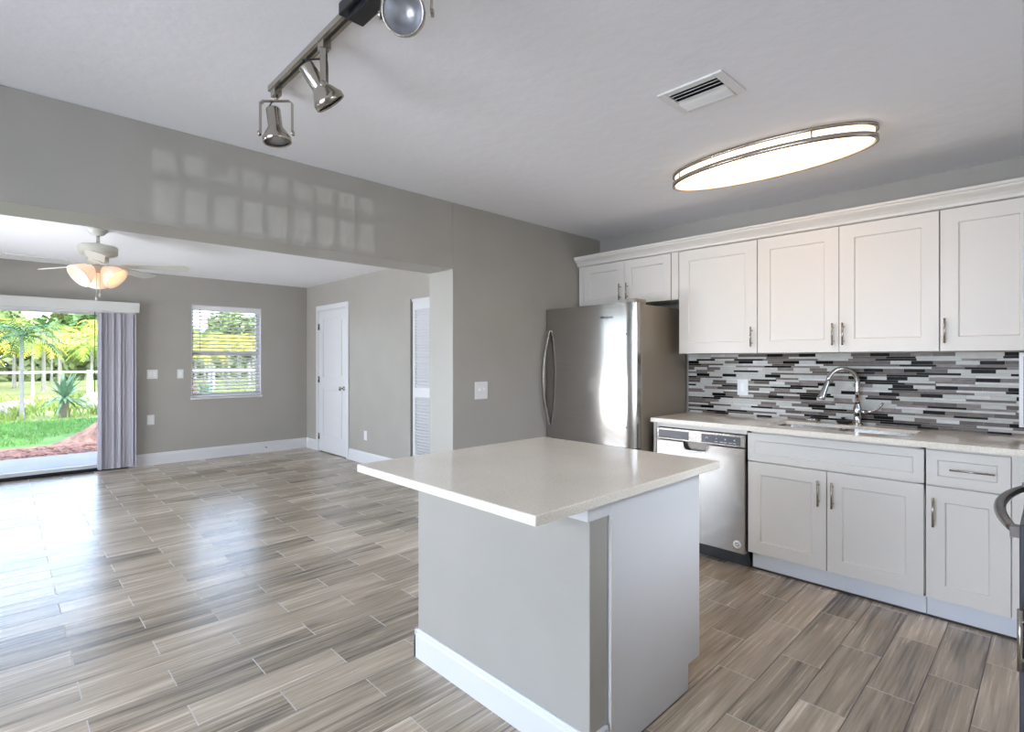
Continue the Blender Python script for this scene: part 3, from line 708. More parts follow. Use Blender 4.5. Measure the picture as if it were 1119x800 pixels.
# ------------------------------------------------------------------ island
r_ = root('kitchen_island', (1.43, -2.35, 0), 'kitchen island with grey half wall and white cabinet end standing in the middle', 'island')
HWX0, HWX1, HWY0, HWY1 = .956, 1.918, -2.655, -2.555
MB().box(HWX0, HWX1, HWY0, HWY1, 0, ZC - TC - .001).build('half_wall', WALL, r_, bevel=.003, label='grey painted drywall half wall')
bb = MB(); h_ = .125; t_ = .015
prof = [(0, 0), (t_, 0), (t_, h_ * .80), (t_ * .72, h_ * .86), (t_ * .72, h_ * .93), (t_ * .35, h_), (0, h_)]
bb.prism([(HWY0 - d_, z_) for d_, z_ in prof], 'x', HWX0 - t_ * .7, HWX1 + t_)
bb.prism([(HWX1 + d_, z_) for d_, z_ in prof], 'y', HWY0 - t_, HWY1 - .012)
bb.prism([(HWX0 - d_ * .7, z_) for d_, z_ in prof], 'y', HWY0 - t_, HWY1)
bb.build('baseboard', TRIM, r_)
MB().box(1.50, HWX1 + .006, -2.672, -2.54, .815, ZC - TC - .001).build('support_cap', TRIM, r_, bevel=.002, label='white wood block under the countertop')
EY = -1.924
ep = [(-2.553, .004), (-2.018, .004), (-2.018, .106), (EY, .106), (EY, ZC - TC - .001), (-2.553, ZC - TC - .001)]
MB().prism(ep, 'x', 1.902, 1.925).build('end_panel', TRIM, r_, bevel=.002, label='white cabinet end panel notched at the toe kick')
MB().box(1.926, 1.931, -2.556, -2.545, .10, .80).build('trim_strip', CABW, r_)
MB().box(.965, 1.902, -2.553, EY - .022, .106, ZC - TC - .001).build('cabinet_body', CABW, r_)
MB().box(.965, 1.902, -2.04, -2.018, .004, .106).build('toe_kick', TOEK, r_)
for (a, b, hx) in ((.967, 1.276, 1.25), (1.279, 1.588, 1.30), (1.591, 1.900, 1.62)):
    dr = MB().shaker('Y', a, b, .118, .872, EY - .001, .02, .07).build('door', CABW, r_, bevel=.0015)
    hb = MB().tube([(hx, EY + .03, .60), (hx, EY + .03, .75)], .0055, 12)
    for q in (.625, .725): hb.tube([(hx, EY - .001, q), (hx, EY + .03, q)], .0045, 10)
    hb.build('handle', NICKEL, dr, label='brushed nickel bar pull')
tag(MB().box(1.029, 2.000, -2.993, -1.899, ZC - TC, ZC).build('island_countertop', QUARTZ, bevel=.003), 'square cream quartz top overhanging the island', 'countertop')

# ------------------------------------------------------------------ wall plates
def plate(name, ax, face, u, z, w_, h_, kind, n, label, cat, group=None):
    loc = (face, u, z) if ax == 'X' else (u, face, z)
    r_ = root(name, loc, label, cat, group)
    def B(u0, u1, d0, d1, z0, z1, mb):
        if ax == 'X': mb.box(face + d0, face + d1, u0, u1, z0, z1)
        else: mb.box(u0, u1, face - d1, face - d0, z0, z1)
        return mb
    B(u - w_ / 2, u + w_ / 2, 0, .006, z - h_ / 2, z + h_ / 2, MB()).build('face_plate', PLATE, r_, bevel=.002)
    for i in range(n):
        c = u + (i - (n - 1) / 2) * .046
        if kind == 'rocker': B(c - .0165, c + .0165, .006, .0095, z - .033, z + .033, MB()).build('rocker', PLATE2, r_, bevel=.0015)
        elif kind == 'toggle':
            B(c - .005, c + .005, .006, .018, z - .004, z + .014, MB()).build('toggle', PLATE2, r_)
        else:
            for dz in (-.02, .02):
                m_ = B(c - .017, c + .017, .006, .0085, z + dz - .015, z + dz + .015, MB()).build('socket', PLATE2, r_, bevel=.001)
                s2 = MB()
                for dx in (-.007, .007): B(c + dx - .0012, c + dx + .0012, .0083, .0089, z + dz - .004, z + dz + .006, s2)
                s2.build('slot', DARK, m_)
plate('light_switch', 'X', 0, -1.459, 1.108, .122, .128, 'toggle', 2, 'white double light switch on the wall left of the fridge', 'light switch')
plate('light_switch', 'X', XF, -2.615, 1.152, .116, .118, 'rocker', 2, 'wider white switch plate beside the stacked vertical blind', 'light switch')
plate('light_switch', 'X', XF, -2.307, 1.153, .072, .118, 'rocker', 1, 'narrow white switch plate just left of the living-room window', 'light switch')
plate('power_outlet', 'X', XF, -2.633, .575, .078, .124, 'outlet', 1, 'white outlet low on the far wall right of the vertical blind', 'power outlet')
plate('power_outlet', 'Y', YS, -3.228, .364, .076, .12, 'outlet', 1, 'white outlet low on the wall between the white door and the bifold', 'power outlet')
plate('power_outlet', 'Y', -.010, 1.319, 1.13, .080, .122, 'rocker', 1, 'white outlet plate on the mosaic backsplash left of the faucet', 'power outlet')

# little door stop on the far baseboard
r_ = root('door_stop', (XF + .015, -1.24, .075), 'small dark spring door stop on the far baseboard under the window', 'door stop')
MB().tube([(XF + .012, -1.24, .075), (XF + .045, -1.24, .075)], .006, 10).build('spring', GREYP, r_)
MB().tube([(XF + .045, -1.24, .075), (XF + .056, -1.24, .075)], .008, 10).build('tip', BLACK, r_)

# thin items cut by the right border
r_ = root('wall_panel', (2.86, -.012, 1.17), 'white-edged mauve panel on the mosaic at the right border', 'panel')
MB().box(2.812, 2.93, -.020, -.0105, .965, 1.372).build('frame', PLATE2, r_, bevel=.001, label='white frame')
MB().box(2.829, 2.915, -.022, -.019, .985, 1.352).build('face', mat('mauve_panel', (160, 146, 156), .3), r_, label='mauve face')
tag(MB().box(2.830, 2.93, UF - .0035, UF - .0008, 1.522, 1.892).build('paper_sheet', mat('pale_paper', (226, 224, 224), .5)), 'pale sheet taped on the rightmost wall cabinet door at the border', 'paper sheet')

# ------------------------------------------------------------------ ceiling light
LX, LY, LA, LB = 1.858, -1.060, .520, .215
r_ = root('ceiling_light', (LX, LY, H), 'glowing oval flush ceiling light with two brushed rings', 'ceiling light')
def ell(a, b, z, n=64): return [(LX + a * math.cos(2 * PI * i / n), LY + b * math.sin(2 * PI * i / n), z) for i in range(n)]
def eloft(rings, cap=None, n=64, mi=0):
    mb = MB(); vs = sum(rings, []); fs = []
    for i in range(len(rings) - 1):
        for k in range(n): fs.append((i * n + k, i * n + (k + 1) % n, (i + 1) * n + (k + 1) % n, (i + 1) * n + k))
    mb.add(vs, fs, mi, True)
    if cap is not None:
        o = len(mb.v) - n; mb.f.append(tuple(o + k for k in range(n))); mb.m.append(mi); mb.sm.append(False)
    return mb
eloft([ell(LA - .02, LB - .02, H - .001), ell(LA - .02, LB - .02, H - .02)]).build('base_pan', WHITEM, r_)
LGLOW = mat('light_diffuser', (250, 246, 236), .5, emit=((255, 206, 158), 4.5))
LBAND = mat('light_diffuser_band', (250, 246, 236), .5, emit=((255, 226, 190), 1.6))
eloft([ell(LA - .016, LB - .016, H - .012), ell(LA - .014, LB - .014, H - .062), ell(LA - .02, LB - .02, H - .070)]).build('diffuser_band', LBAND, r_, label='softly lit white band between the rings')
eloft([ell(LA - .02, LB - .02, H - .070), ell(LA * .8, LB * .8, H - .078), ell(LA * .4, LB * .4, H - .083), ell(.01, .005, H - .084)], cap=1).build('diffuser', LGLOW, r_, label='glowing white acrylic diffuser')
for (z0, z1) in ((H - .020, H - .004), (H - .074, H - .052)):
    eloft([ell(LA - .012, LB - .012, z0), ell(LA, LB, z0), ell(LA, LB, z1), ell(LA - .012, LB - .012, z1), ell(LA - .012, LB - .012, z0)]).build('ring', NICKEL, r_, label='brushed nickel oval ring')
for a in (.6, 2.2, 3.75, 5.3):
    p = (LX + (LA - .004) * math.cos(a), LY + (LB - .004) * math.sin(a)); MB().tube([(p[0], p[1], H - .06), (p[0], p[1], H - .01)], .004, 8).build('post', NICKEL, r_)

# ------------------------------------------------------------------ ceiling vent
r_ = root('ceiling_vent', (1.92, -1.92, H), 'white rectangular air register in the ceiling left of the oval light', 'ceiling vent')
VX0, VX1, VY0, VY1 = 1.792, 2.068, -2.035, -1.805
fr = MB(); t = .035
for (a, b, c, e) in ((VX0, VX0 + t, VY0, VY1), (VX1 - t, VX1, VY0, VY1), (VX0 + t, VX1 - t, VY0, VY0 + t), (VX0 + t, VX1 - t, VY1 - t, VY1)): fr.box(a, b, c, e, H - .010, H - .0005)
fr.build('frame', WHITEM, r_, bevel=.003)
MB().box(VX0 + t, VX1 - t, VY0 + t, VY1 - t, H - .0022, H - .0008).build('duct_opening', DARK, r_)
for i in range(6):
    y = VY0 + t + .014 + i * (VY1 - VY0 - 2 * t - .028) / 5
    MB().box(VX0 + t, VX1 - t, y - .014, y + .014, H - .011, H - .0095, rot=Matrix.Rotation(math.radians(30 if i < 3 else -30), 3, 'X')).build('louver', WHITEM, r_)

# ------------------------------------------------------------------ track light
r_ = root('track_light', (1.45, -3.18, H), 'brushed nickel ceiling track with black power box and adjustable spot heads', 'track light')
TY, TX0, TX1 = -3.212, .735, 2.15
trk = MB(); tw = .018
trk.prism([(TY - tw, H - .001), (TY - tw, H - .022), (TY - .006, H - .022), (TY - .006, H - .012), (TY + .006, H - .012), (TY + .006, H - .022), (TY + tw, H - .022), (TY + tw, H - .001)], 'x', TX0, TX1)
trk.build('track', NICKEL, r_)
MB().box(TX0, TX1, TY - .0055, TY + .0055, H - .021, H - .0122).build('track_slot', BLACK, r_, label='black slot of the track')
pbx = MB().box(1.405, 1.70, TY - .042, TY + .042, H - .040, H - .001).box(1.435, 1.66, TY - .026, TY + .026, H - .062, H - .040)
pbx.build('power_box', BLACK, r_, bevel=.004, label='black power feed box')
REFL = mat('lamp_reflector', (225, 226, 230), .38, .8)
def spot(x, aim, yaw_side, big=1.0, hang=(0, 0, -1)):
    """adapter under the track, U yoke, bell-shaped head pointing along aim"""
    aim = Vector(aim).normalized(); side = Vector(yaw_side); side = (side - aim * side.dot(aim)); side.z = 0; side.normalize()
    hd = MB().box(x - .022, x + .022, TY - .014, TY + .014, H - .052, H - .020).tube([(x, TY, H - .052), (x, TY, H - .070)], .007, 10).build('spot_head', NICKEL, r_, label='brushed nickel spot lamp on the ceiling track')
    top = Vector((x, TY, H - .070)); rad = .054 * big; drop = .150; dn_v = Vector(hang).normalized(); up_v = -dn_v
    pv = top + dn_v * (drop - .02)
    wv = rad + .010
    yk = MB(); 
    path = [pv - side * wv, pv - side * wv + up_v * (drop - .03), pv - side * (wv - .012) + up_v * (drop - .021), pv + side * (wv - .012) + up_v * (drop - .021), pv + side * wv + up_v * (drop - .03), pv + side * wv]
    fwd = side.cross(up_v).normalized()
    for a_, b_ in zip(path[:-1], path[1:]):
        t_ = (b_ - a_).normalized(); nn = t_.cross(fwd).normalized()
        vs = []
        for p_ in (a_ - t_ * .001, b_ + t_ * .001):
            for (q, w__) in ((-.009, -.0015), (.009, -.0015), (.009, .0015), (-.009, .0015)): vs.append(p_ + fwd * q + nn * w__)
        yk.add(vs, [(0, 1, 5, 4), (1, 2, 6, 5), (2, 3, 7, 6), (3, 0, 4, 7), (3, 2, 1, 0), (4, 5, 6, 7)])
    yk.build('yoke', NICKEL, hd)
    MB().lathe([(.010, 0), (.011, .006), (.006, .008), (0, .008)], pv + side * wv, side, 12).lathe([(.010, 0), (.011, .006), (.006, .008), (0, .008)], pv - side * wv, -side, 12).build('thumb_screw', NICKEL, hd)
    c0 = pv - aim * .100
    MB().lathe([(0, 0), (.024 * big, 0), (.027 * big, .004), (.027 * big, .070), (.029 * big, .078), (.036 * big, .088), (.049 * big, .112), (rad, .118), (rad, .136), (rad - .003, .138), (rad - .006, .134)], c0, aim, 28).build('shade', NICKEL, hd)
    MB().lathe([(0, .092), (.018 * big, .094), (.034 * big, .104), (rad - .005, .128)], c0, aim, 28).build('reflector', REFL, hd)
    MB().lathe([(0, .131), (rad * .5, .131), (rad - .004, .129)], c0, aim, 28).build('lens', CLEAR, hd)
    cb = [top + Vector((.004, 0, .004)), top - side * .03 + Vector((0, .01, -.004)), top - side * .045 + Vector((0, .012, -.03)), c0 - side * .012 - aim * .012, c0]
    sm = []
    for i in range(len(cb) - 1):
        for k in range(4): sm.append(cb[i].lerp(cb[i + 1], k / 4))
    sm.append(cb[-1]); MB().tube(sm, .003, 6).build('cable', BLACK, hd)
spot(.778, (.08, .10, -1), (.695, .718, 0))
spot(1.215, (.08, .60, -.74), (-.76, .65, 0))
spot(1.735, (.60, -.68, -.42), (.695, .718, 0), 1.05, (.2, -.2, -1))

# ------------------------------------------------------------------ ceiling fan
FCX, FCY = -2.70, -3.41
r_ = root('ceiling_fan', (FCX, FCY, H), 'white five-blade ceiling fan with lit bell shades in the living room', 'ceiling fan')
MB().lathe([(.0, 0), (.068, 0), (.066, -.018), (.045, -.045), (.02, -.055), (0, -.055)], (FCX, FCY, H - .001), n=28).build('canopy', FANW, r_)
MB().tube([(FCX, FCY, H - .05), (FCX, FCY, H - .13)], .012, 14).build('downrod', FANW, r_)
MB().lathe([(0, 0), (.05, 0), (.125, -.016), (.138, -.026), (.138, -.082), (.12, -.096), (.075, -.11), (0, -.11)], (FCX, FCY, H - .125), n=36).build('motor_housing', FANW, r_)
BZc = 2.140
for k in range(5):
    th = math.radians(18 + 72 * k) + .8016 
    q = Matrix.Rotation(th, 3, 'Z') @ Matrix.Rotation(math.radians(-12), 3, 'X')
    o_ = Vector((FCX, FCY, BZc))
    bl = MB(); n = 14; up = []; dn_ = []
    for i in range(n + 1):
        t = i / n; x = .20 + .48 * t; w_ = .048 + .022 * t
        if t > .9: w_ *= math.sqrt(max(0, 1 - ((t - .9) / .1) ** 2)) * .75 + .25 
        up.append((x, w_)); dn_.append((x, -w_))
    out = up + list(reversed(dn_)); m_ = len(out)
    vs = [q @ Vector((x, y, .003)) + o_ for x, y in out] + [q @ Vector((x, y, -.003)) + o_ for x, y in out]
    bl.add(vs, [tuple(range(m_)), tuple(range(2 * m_ - 1, m_ - 1, -1))] + [(i, (i + 1) % m_, m_ + (i + 1) % m_, m_ + i) for i in range(m_)])
    bo = bl.build('blade', FANW, r_)
    ir = MB(); pts2 = [(.07, .016), (.12, .012), (.17, .020), (.20, .040), (.27, .030), (.28, 0)]
    o2 = pts2 + [(x, -y) for x, y in reversed(pts2[:-1])]; m_ = len(o2)
    vs = [q @ Vector((x, y, -.003)) + o_ for x, y in o2] + [q @ Vector((x, y, -.009)) + o_ for x, y in o2]
    ir.add(vs, [tuple(range(m_)), tuple(range(2 * m_ - 1, m_ - 1, -1))] + [(i, (i + 1) % m_, m_ + (i + 1) % m_, m_ + i) for i in range(m_)])
    ir.build('blade_iron', FANW, bo)
MB().tube([(FCX, FCY, H - .234), (FCX, FCY, H - .275)], .075, 24).build('flywheel', FANW, r_)
lk = MB().lathe([(0, 0), (.055, 0), (.06, -.01), (.05, -.045), (.03, -.06), (0, -.062)], (FCX, FCY, H - .306), n=28).build('light_kit', FANW, r_)
SHADE = mat('frosted_fan_shade', (250, 224, 206), .5, emit=((255, 200, 164), .42))
BULB = mat('warm_bulb', (255, 230, 200), .4, emit=((255, 222, 180), 4.0))
for k in range(3):
    th = math.radians(128 + 120 * k) + .8016; dv = Vector((math.cos(th), math.sin(th), 0)); ax = (dv * .78 + Vector((0, 0, -.62))).normalized()
    c0 = Vector((FCX, FCY, H - .325)) + dv * .030
    sh = MB().lathe([(.022, -.01), (.026, .0), (.032, .02), (.060, .05), (.078, .085), (.094, .128), (.102, .150), (.099, .151), (.090, .128), (.075, .085), (.057, .05), (.028, .02)], c0, ax, 24).build('lamp_shade', SHADE, r_, label='lit frosted bell shade')
    MB().lathe([(0, .02), (.012, .025), (.028, .06), (.026, .085), (.014, .098), (0, .10)], c0, ax, 16).build('bulb', BULB, sh)
for (dx, ln) in ((-.015, .24), (.012, .27)):
    zt_ = H - .36; MB().tube([(FCX + dx, FCY - dx, zt_), (FCX + dx, FCY - dx, zt_ - ln + .06)], .0022, 6).lathe([(0, 0), (.006, -.004), (.008, -.02), (.005, -.034), (0, -.036)], (FCX + dx, FCY - dx, zt_ - ln + .06), n=12).build('pull_chain', FANW, r_)

# ================================================================== outdoors
GZ = -.10
GRASSY = mat('dry_meadow', (140, 148, 88), .95, noise=((.35, .35, 1), .35, 6))
struct(MB().box(-90, 60, -70, 70, GZ - .5, GZ).build('ground', GRASSY))
CONC = mat('patio_concrete', (146, 144, 144), .8, noise=((3, 3, 3), .08, 5))
struct(MB().box(-6.95, XF - .02, -9.0, 1.5, GZ + .001, -.02).build('patio_slab', CONC))
BOUNCE_GROUND = mat('bounce_ground_grey', (140, 131, 128), .85, noise=((2, 2, 2), .08, 4))
struct(MB().box(XF - .02, 16, -20, YB - .16, GZ + .001, -.03).box(XR + .15, 16, YB - .16, 12, GZ + .001, -.03).build('bounce_ground', BOUNCE_GROUND))  # unseen ground added to keep green bounce light out of the rooms
# mulch bed: bumpy strip with an uneven edge
def mulch():
    mb = MB(); nx, ny = 26, 110; r0 = random.Random(3); vs = []; fs = []
    for j in range(ny + 1):
        y = -8 + 8.5 * j / ny
        w_ = 1.7 + .18 * math.sin(y * 1.3) + max(0, (y + 3.6)) * .42
        for i in range(nx + 1):
            t = i / nx; x = -6.93 - w_ * t
            z = GZ + .05 * math.sin(PI * min(1, t * 1.02)) + r0.uniform(-.006, .018)
            vs.append((x + r0.uniform(-.01, .01), y + r0.uniform(-.02, .02), z if 0 < i < nx else GZ - .02))
    for j in range(ny):
        for i in range(nx): fs.append((j * (nx + 1) + i, j * (nx + 1) + i + 1, (j + 1) * (nx + 1) + i + 1, (j + 1) * (nx + 1) + i))
    mb.add(vs, fs)
    for k in range(2600):
        y = r0.uniform(-6.5, .3); x = -6.95 - r0.uniform(0, 1.2); l_ = r0.uniform(.02, .05); a = r0.uniform(0, PI); z = GZ + .05 + r0.uniform(0, .02)
        c, s_ = math.cos(a) * l_, math.sin(a) * l_; n_ = Vector((-s_, c, 0)).normalized() * .008
        mb.add([(x - c + n_.x, y - s_ + n_.y, z), (x + c + n_.x, y + s_ + n_.y, z + r0.uniform(-.01, .02)), (x + c - n_.x, y + s_ - n_.y, z + .004), (x - c - n_.x, y - s_ - n_.y, z + .004)], [(0, 1, 2, 3)])
    return mb
tag(mulch().build('mulch_bed', mat('red_mulch', (132, 98, 90), .95, noise=((14, 14, 14), .35, 5))), 'reddish bark mulch bed along the patio slab', 'mulch', kind='stuff')

def blades(name, m, n, xr, yr, hmin, hmax, seed, wid, lean=.35, clump=None, skip=None):
    r0 = random.Random(seed); mb = MB()
    cl = [(r0.uniform(*xr), r0.uniform(*yr)) for _ in range(clump)] if clump else None
    for k in range(n):
        if cl:
            c = r0.choice(cl); x = c[0] + r0.gauss(0, .25); y = c[1] + r0.gauss(0, .25)
        else: x = r0.uniform(*xr); y = r0.uniform(*yr)
        if skip and skip(x, y): continue
        h_ = r0.uniform(hmin, hmax); a = r0.uniform(0, 2 * PI); w_ = wid * r0.uniform(.7, 1.3)
        dx, dy = math.cos(a) * w_, math.sin(a) * w_; lx_, ly_ = r0.gauss(0, lean) * h_, r0.gauss(0, lean) * h_
        mb.add([(x - dx, y - dy, GZ - .01), (x + dx, y + dy, GZ - .01), (x + dx * .7 + lx_ * .4, y + dy * .7 + ly_ * .4, GZ + h_ * .6), (x + lx_, y + ly_, GZ + h_)], [(0, 1, 2, 3)])
    return mb.build(name, m)
LAWN = mat('lawn_green', (92, 140, 62), .8, noise=((1.5, 1.5, 1), .3, 4))
LAWNB = mat('lawn_base', (84, 122, 58), .95, noise=((2, 2, 1), .3, 5))
struct(MB().box(-13.6, -7.9, -12, 3, GZ, GZ + .006).build('lawn_ground', LAWNB))
tag(blades('lawn', LAWN, 16000, (-13.6, -8.0), (-8.5, .5), .04, .10, 5, .008, skip=lambda x, y: x > -7.1 - (1.7 + .18 * math.sin(y * 1.3) + max(0, y + 3.6) * .42) or (x + 9.1) ** 2 + (y + 1.75) ** 2 < 3.2), 'short green lawn beyond the mulch bed', 'lawn', kind='stuff')
WILD = mat('wild_grass', (126, 146, 70), .85, noise=((.8, .8, 1), .3, 4))
tag(blades('wild_grass', WILD, 9000, (-23.0, -13.75), (-14, 9), .12, .34, 6, .02, clump=420), 'tall yellow-green wild grass between the lawn and the palms', 'grass', kind='stuff')

# fence with rails
r_ = root('white_fence', (-21.5, -4, GZ), 'white rail fence crossing the yard in front of the palm grove', 'fence')
FXX = -21.5
for i in range(8):
    y = -14 + i * 4.1; MB().box(FXX - .035, FXX + .035, y - .035, y + .035, GZ - .05, .98).build('post', WHITEM, r_)
MB().box(FXX + .035, FXX + .06, -14, 14.7, .885, .955).build('top_rail', WHITEM, r_)

# palms
def frond(mb, c, yaw, L, lift, droop, nl, lw, ll, seed):
    r0 = random.Random(seed); dv = Vector((math.cos(yaw), math.sin(yaw), 0)); sv = Vector((-dv.y, dv.x, 0)); pts = []
    for i in range(nl + 1):
        t = i / nl; pts.append(Vector(c) + dv * (L * (t - .12 * t * t)) + Vector((0, 0, lift * L * t - droop * L * t * t)))
    mb.tube(pts[::3] if nl % 3 == 0 else pts, .012 * L, 5, 0, caps=False)
    for i in range(2, nl + 1):
        p = pts[i]; tg = (pts[i] - pts[i - 1]).normalized(); k = math.sin(PI * (.12 + .83 * i / nl)) ** .6
        for s_ in (-1, 1):
            tip = p + (sv * s_ * .80 + tg * .55 + Vector((0, 0, -.30 + r0.uniform(-.15, .25)))).normalized() * ll * L * k * r0.uniform(.85, 1.1)
            n_ = tg * lw * L
            md = p.lerp(tip, .5) + Vector((0, 0, .04 * L * k))
            mb.add([p - n_ * .4, p + n_ * .4, md + n_ * .5, tip, md - n_ * .5], [(0, 1, 2, 4), (4, 2, 3)])
def palm_mesh(kind, seed):
    r0 = random.Random(seed); cr = MB(); n = 18
    for k in range(n):
        ring = k % 3; yaw = 2 * PI * k / n + r0.uniform(-.2, .2)
        frond(cr, (0, 0, 0), yaw, r0.uniform(.85, 1.1), (1.05, .62, .22)[ring], (.95, .80, .72)[ring], 15, .035, .36, seed * 50 + k)
    return cr
def leafmat(name, c, v=.3):
    m = mat(name, c, .5, noise=((1.2, 1.2, 1.2), v, 3)); b = m.node_tree.nodes['Principled BSDF']
    return m
LY_ = [leafmat('palm_leaf_yellow', (190, 182, 66)), leafmat('palm_leaf_lime', (146, 168, 62)), leafmat('palm_leaf_bluegreen', (70, 108, 66))]
BARK = mat('palm_trunk_pale', (150, 146, 142), .8, noise=((4, 4, 14), .15, 3))
crowns = []
for k in range(3):
    o = palm_mesh(k, 11 + k).build('palm_crown', LY_[0], loc=(0, 0, 0)); crowns.append(o.data); bpy.data.objects.remove(o)
crown_var = []
for ci in range(3):
    for mi in range(3):
        me = crowns[ci].copy(); me.materials.clear(); me.materials.append(LY_[mi]); crown_var.append(me)
tk = MB(); n = 8; tk.lathe([(.15, 0), (.11, .12), (.085, .4), (.075, .75), (.09, .86), (.075, .95), (.04, 1.06)], (0, 0, 0), n=12)
o = tk.build('trunk', BARK, loc=(0, 0, 0)); trunk_me = o.data; bpy.data.objects.remove(o)
def palm(x, y, h_, R, ci, mi, rz, label, group=None, tw=1.0):
    p = root('palm_tree', (x, y, GZ), label, 'palm tree', group); p.rotation_euler = (0, 0, rz)
    t = bpy.data.objects.new('trunk', trunk_me); C.objects.link(t); t.parent = p; t.scale = (tw, tw, h_)
    c = bpy.data.objects.new('crown', crown_var[ci * 3 + mi]); C.objects.link(c); c.parent = p; c.location = (0, 0, h_ * .98); c.scale = (R, R, R)
CAMX, CAMY = 2.9585, -4.0094
palm(-14.07, -3.63, 2.05, .85, 0, 2, .4, 'near slim palm with blue-green fronds and thin trunk on the lawn edge', tw=.42)
pr = random.Random(9)
grove = []
spots = []
for k in range(6000):
    x = pr.uniform(-44, -25.2); y = pr.uniform(-9.5, 11.5); R_ = 1.08 + (-23.5 - x) * .014
    if all((x - a_) ** 2 + (y - b_) ** 2 > (.80 * (R_ + c_)) ** 2 for a_, b_, c_ in spots): spots.append((x, y, R_))
for (x, y, R_) in spots:
    palm(x, y, (1.95 + (-23.5 - x) * .075) * pr.uniform(.88, 1.12), R_, pr.randrange(3), pr.choice((0, 0, 1, 1)), pr.uniform(0, 6), 'yellow-green palm with a pale trunk in the grove behind the white fence', 'palms behind the fence', .62)
# shaded undergrowth behind the grove
r0 = random.Random(77); ug = MB()
for k in range(9000):
    x = -46.5 + r0.gauss(0, .5); y = r0.uniform(-16, 20); z = GZ + r0.uniform(0, 3.1 + .5 * math.sin(y * 1.1) + .3 * math.sin(y * 2.7)); c = Vector((x, y, z))
    d1 = Vector((r0.gauss(0, .4), r0.gauss(0, 1), r0.gauss(0, 1))).normalized() * .30; d2 = d1.cross(Vector((1, r0.gauss(0, .4), r0.gauss(0, .4)))).normalized() * .18
    ug.add([c - d1, c + d2, c + d1, c - d2], [(0, 1, 2, 3)])
tag(ug.build('undergrowth', leafmat('undergrowth_leaf', (104, 120, 72))), 'dense green undergrowth filling the back of the palm grove', 'bushes', kind='stuff')

# agave-like rosette shrub on the lawn edge
def rosette(x, y, R, label, seed):
    p = root('spiky_shrub', (x, y, GZ), label, 'shrub'); r0 = random.Random(seed); mb = MB()
    for k in range(70):
        yaw = r0.uniform(0, 2 * PI); el = r0.uniform(-.45, 1.35); L = R * r0.uniform(.75, 1.05)
        d_ = Vector((math.cos(yaw) * math.cos(el), math.sin(yaw) * math.cos(el), math.sin(el))); sv = Vector((-math.sin(yaw), math.cos(yaw), 0)) * .05 * R
        b0 = Vector((x, y, GZ + .62 * R)); m1 = b0 + d_ * L * .5; tip = b0 + d_ * L + Vector((0, 0, -.12 * R))
        mb.add([b0 - sv * .5, b0 + sv * .5, m1 + sv, tip, m1 - sv], [(0, 1, 2, 4), (4, 2, 3)])
    mb.build('leaves', mat('agave_leaf', (120, 152, 122), .5, noise=((5, 5, 5), .25, 3)), p)
    MB().lathe([(.14 * R, 0), (.12 * R, .3 * R), (.10 * R, .6 * R)], (x, y, GZ), n=12).build('stem', mat('agave_stem', (110, 104, 84), .8), p)
rosette(-14.4, -2.84, .80, 'spiky grey-green rosette shrub standing past the lawn in front of the sliding door', 2)
rosette(-12.2, -.25, .62, 'spiky green rosette shrub seen low through the window blind', 4)
# broken rocks
ROCK = mat('pale_rock', (160, 152, 142), .9, noise=((3, 3, 3), .15, 4))
def rock(x, y, sx, sy, sz, seed, label):
    r0 = random.Random(seed); bm = bmesh.new(); bmesh.ops.create_icosphere(bm, subdivisions=3, radius=1)
    for v in bm.verts:
        f_ = 1 + .18 * math.sin(v.co.x * 3 + seed) + .12 * math.sin(v.co.y * 5 + seed * 2) + r0.uniform(-.03, .03); v.co = Vector((v.co.x * sx * f_, v.co.y * sy * f_, max(v.co.z * sz * f_, -sz * .4)))
    me = bpy.data.meshes.new('rock'); bm.to_mesh(me); bm.free(); me.materials.append(ROCK)
    o = bpy.data.objects.new('rock', me); C.objects.link(o); o.location = (x, y, GZ + sz * .3); tag(o, label, 'rock', 'rocks in the wild grass')
rock(-17.4, -1.9, .30, .42, .14, 1, 'flat pale rock lying behind the spiky shrub')
rock(-19.5, -1.5, .5, .55, .26, 2, 'larger pale boulder in the wild grass right of the spiky shrub')
rock(-18.2, -3.6, .3, .4, .2, 3, 'pale boulder in the wild grass left of the spiky shrub')
rock(-14.9, -4.05, .2, .25, .26, 4, 'upright pale rock at the left beside the slim palm')

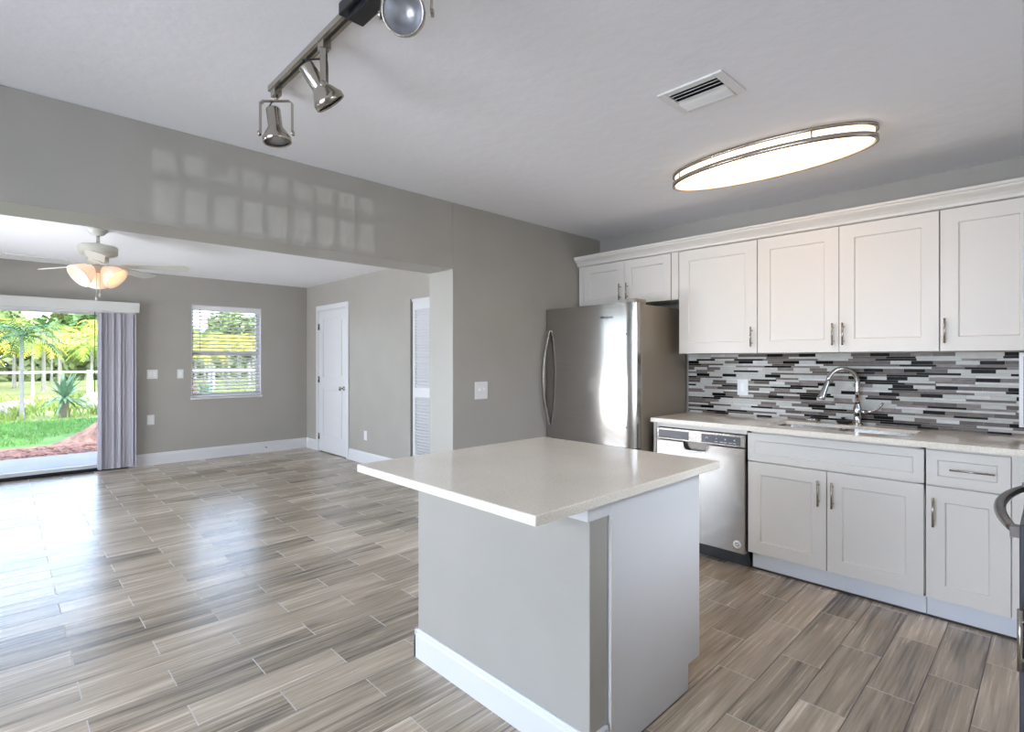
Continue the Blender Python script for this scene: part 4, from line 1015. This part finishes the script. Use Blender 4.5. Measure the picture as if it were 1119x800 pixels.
# old tree beside the patio: trunk with a wide root flare, crown high above the roof
def old_tree(x, y, R, h_):
    p = root('old_tree', (x, y, GZ), 'thick-trunked tree with a flared pinkish-brown root base at the edge of the mulch', 'tree')
    mb = MB(); n = 40; m_ = 14; vs = []; fs = []
    for j in range(m_ + 1):
        t = j / m_; z = GZ - .05 + h_ * t ** 1.8
        for i in range(n):
            a = 2 * PI * i / n; fl = math.exp(-(z - GZ) / .45)
            rr = R * (1 - .35 * t) + fl * (R * 1.9 * (.75 + .35 * math.cos(5 * a + .6) + .15 * math.cos(9 * a)))
            rr += .02 * math.sin(17 * a + z * 3); vs.append((x + rr * math.cos(a), y + rr * math.sin(a), z))
    for j in range(m_):
        for i in range(n): fs.append((j * n + i, j * n + (i + 1) % n, (j + 1) * n + (i + 1) % n, (j + 1) * n + i))
    mb.add(vs, fs, 0, True)
    for k in range(6):
        a = k * 1.05; b0 = Vector((x, y, h_ * .9)); mb.tube([b0, b0 + Vector((math.cos(a) * .9, math.sin(a) * .9, .9)), b0 + Vector((math.cos(a) * 2.2, math.sin(a) * 2.2, 1.6))], [.16, .10, .05], 8)
    mb.build('trunk', mat('tree_bark_pink', (134, 106, 96), .9, noise=((9, 9, 2.5), .45, 5), bump=((14, 14, 4), 1.0, .06)), p)
    r0 = random.Random(12); lv = MB()
    for k in range(2600):
        a = r0.uniform(0, 2 * PI); rr = 2.9 * math.sqrt(r0.random()); z = h_ + 1.6 + r0.gauss(0, .55) - .08 * rr * rr
        c = Vector((x + rr * math.cos(a), y + rr * math.sin(a), z)); d1 = Vector((r0.gauss(0, 1), r0.gauss(0, 1), r0.gauss(0, .5))).normalized() * .13; d2 = d1.cross(Vector((r0.gauss(0, 1), r0.gauss(0, 1), r0.gauss(0, 1)))).normalized() * .07
        lv.add([c - d1, c + d2, c + d1, c - d2], [(0, 1, 2, 3)])
    lv.build('foliage', leafmat('tree_leaf', (84, 120, 62)), p)
old_tree(-9.1, -1.75, .50, 4.2)

# tall background trees
def bg_tree(x, y, h_, R, seed, col, label, group):
    p = root('tree', (x, y, GZ), label, 'tree', group); r0 = random.Random(seed)
    tr_ = MB().tube([(x, y, GZ), (x + .2, y, h_ * .4), (x, y + .2, h_ * .7)], [.28, .2, .12], 8)
    blobs = [(Vector((r0.gauss(0, R * .42), r0.gauss(0, R * .5), h_ * r0.uniform(.58, .9))), R * r0.uniform(.3, .5)) for _ in range(9)]
    for (c, rr) in blobs[:5]: tr_.tube([(x, y, h_ * .45), (x + c.x * .6, y + c.y * .6, h_ * .58), (x + c.x, y + c.y, c.z)], [.12, .08, .03], 6)
    tr_.build('trunk', mat('trunk_grey', (150, 144, 134), .9), p)
    lv = MB()
    for (c, rr) in blobs:
        for k in range(230):
            d_ = Vector((r0.gauss(0, 1), r0.gauss(0, 1), r0.gauss(0, .75))).normalized() * rr * r0.uniform(.5, 1.0); q = c + d_ + Vector((x, y, 0))
            d1 = Vector((r0.gauss(0, 1), r0.gauss(0, 1), r0.gauss(0, 1))).normalized() * .34; d2 = d1.cross(Vector((r0.gauss(0, 1), r0.gauss(0, 1), r0.gauss(0, 1)))).normalized() * .22
            lv.add([q - d1, q + d2, q + d1, q - d2], [(0, 1, 2, 3)])
    lv.build('foliage', leafmat('bg_leaf_%d' % seed, col), p)
tr2 = random.Random(31)
for i in range(9):
    y = -18 + i * 6.0; c = ((96, 128, 70), (112, 140, 76), (128, 148, 92))[i % 3]
    bg_tree(-52 if i % 2 else -57.5, y, tr2.uniform(5.2, 6.5), tr2.uniform(2.4, 2.8), 60 + i, c, 'tall green broadleaf tree rising behind the palm grove', 'tall trees behind the palms')

# strip internal bookkeeping
for o in bpy.data.objects:
    if '_w' in o: del o['_w']
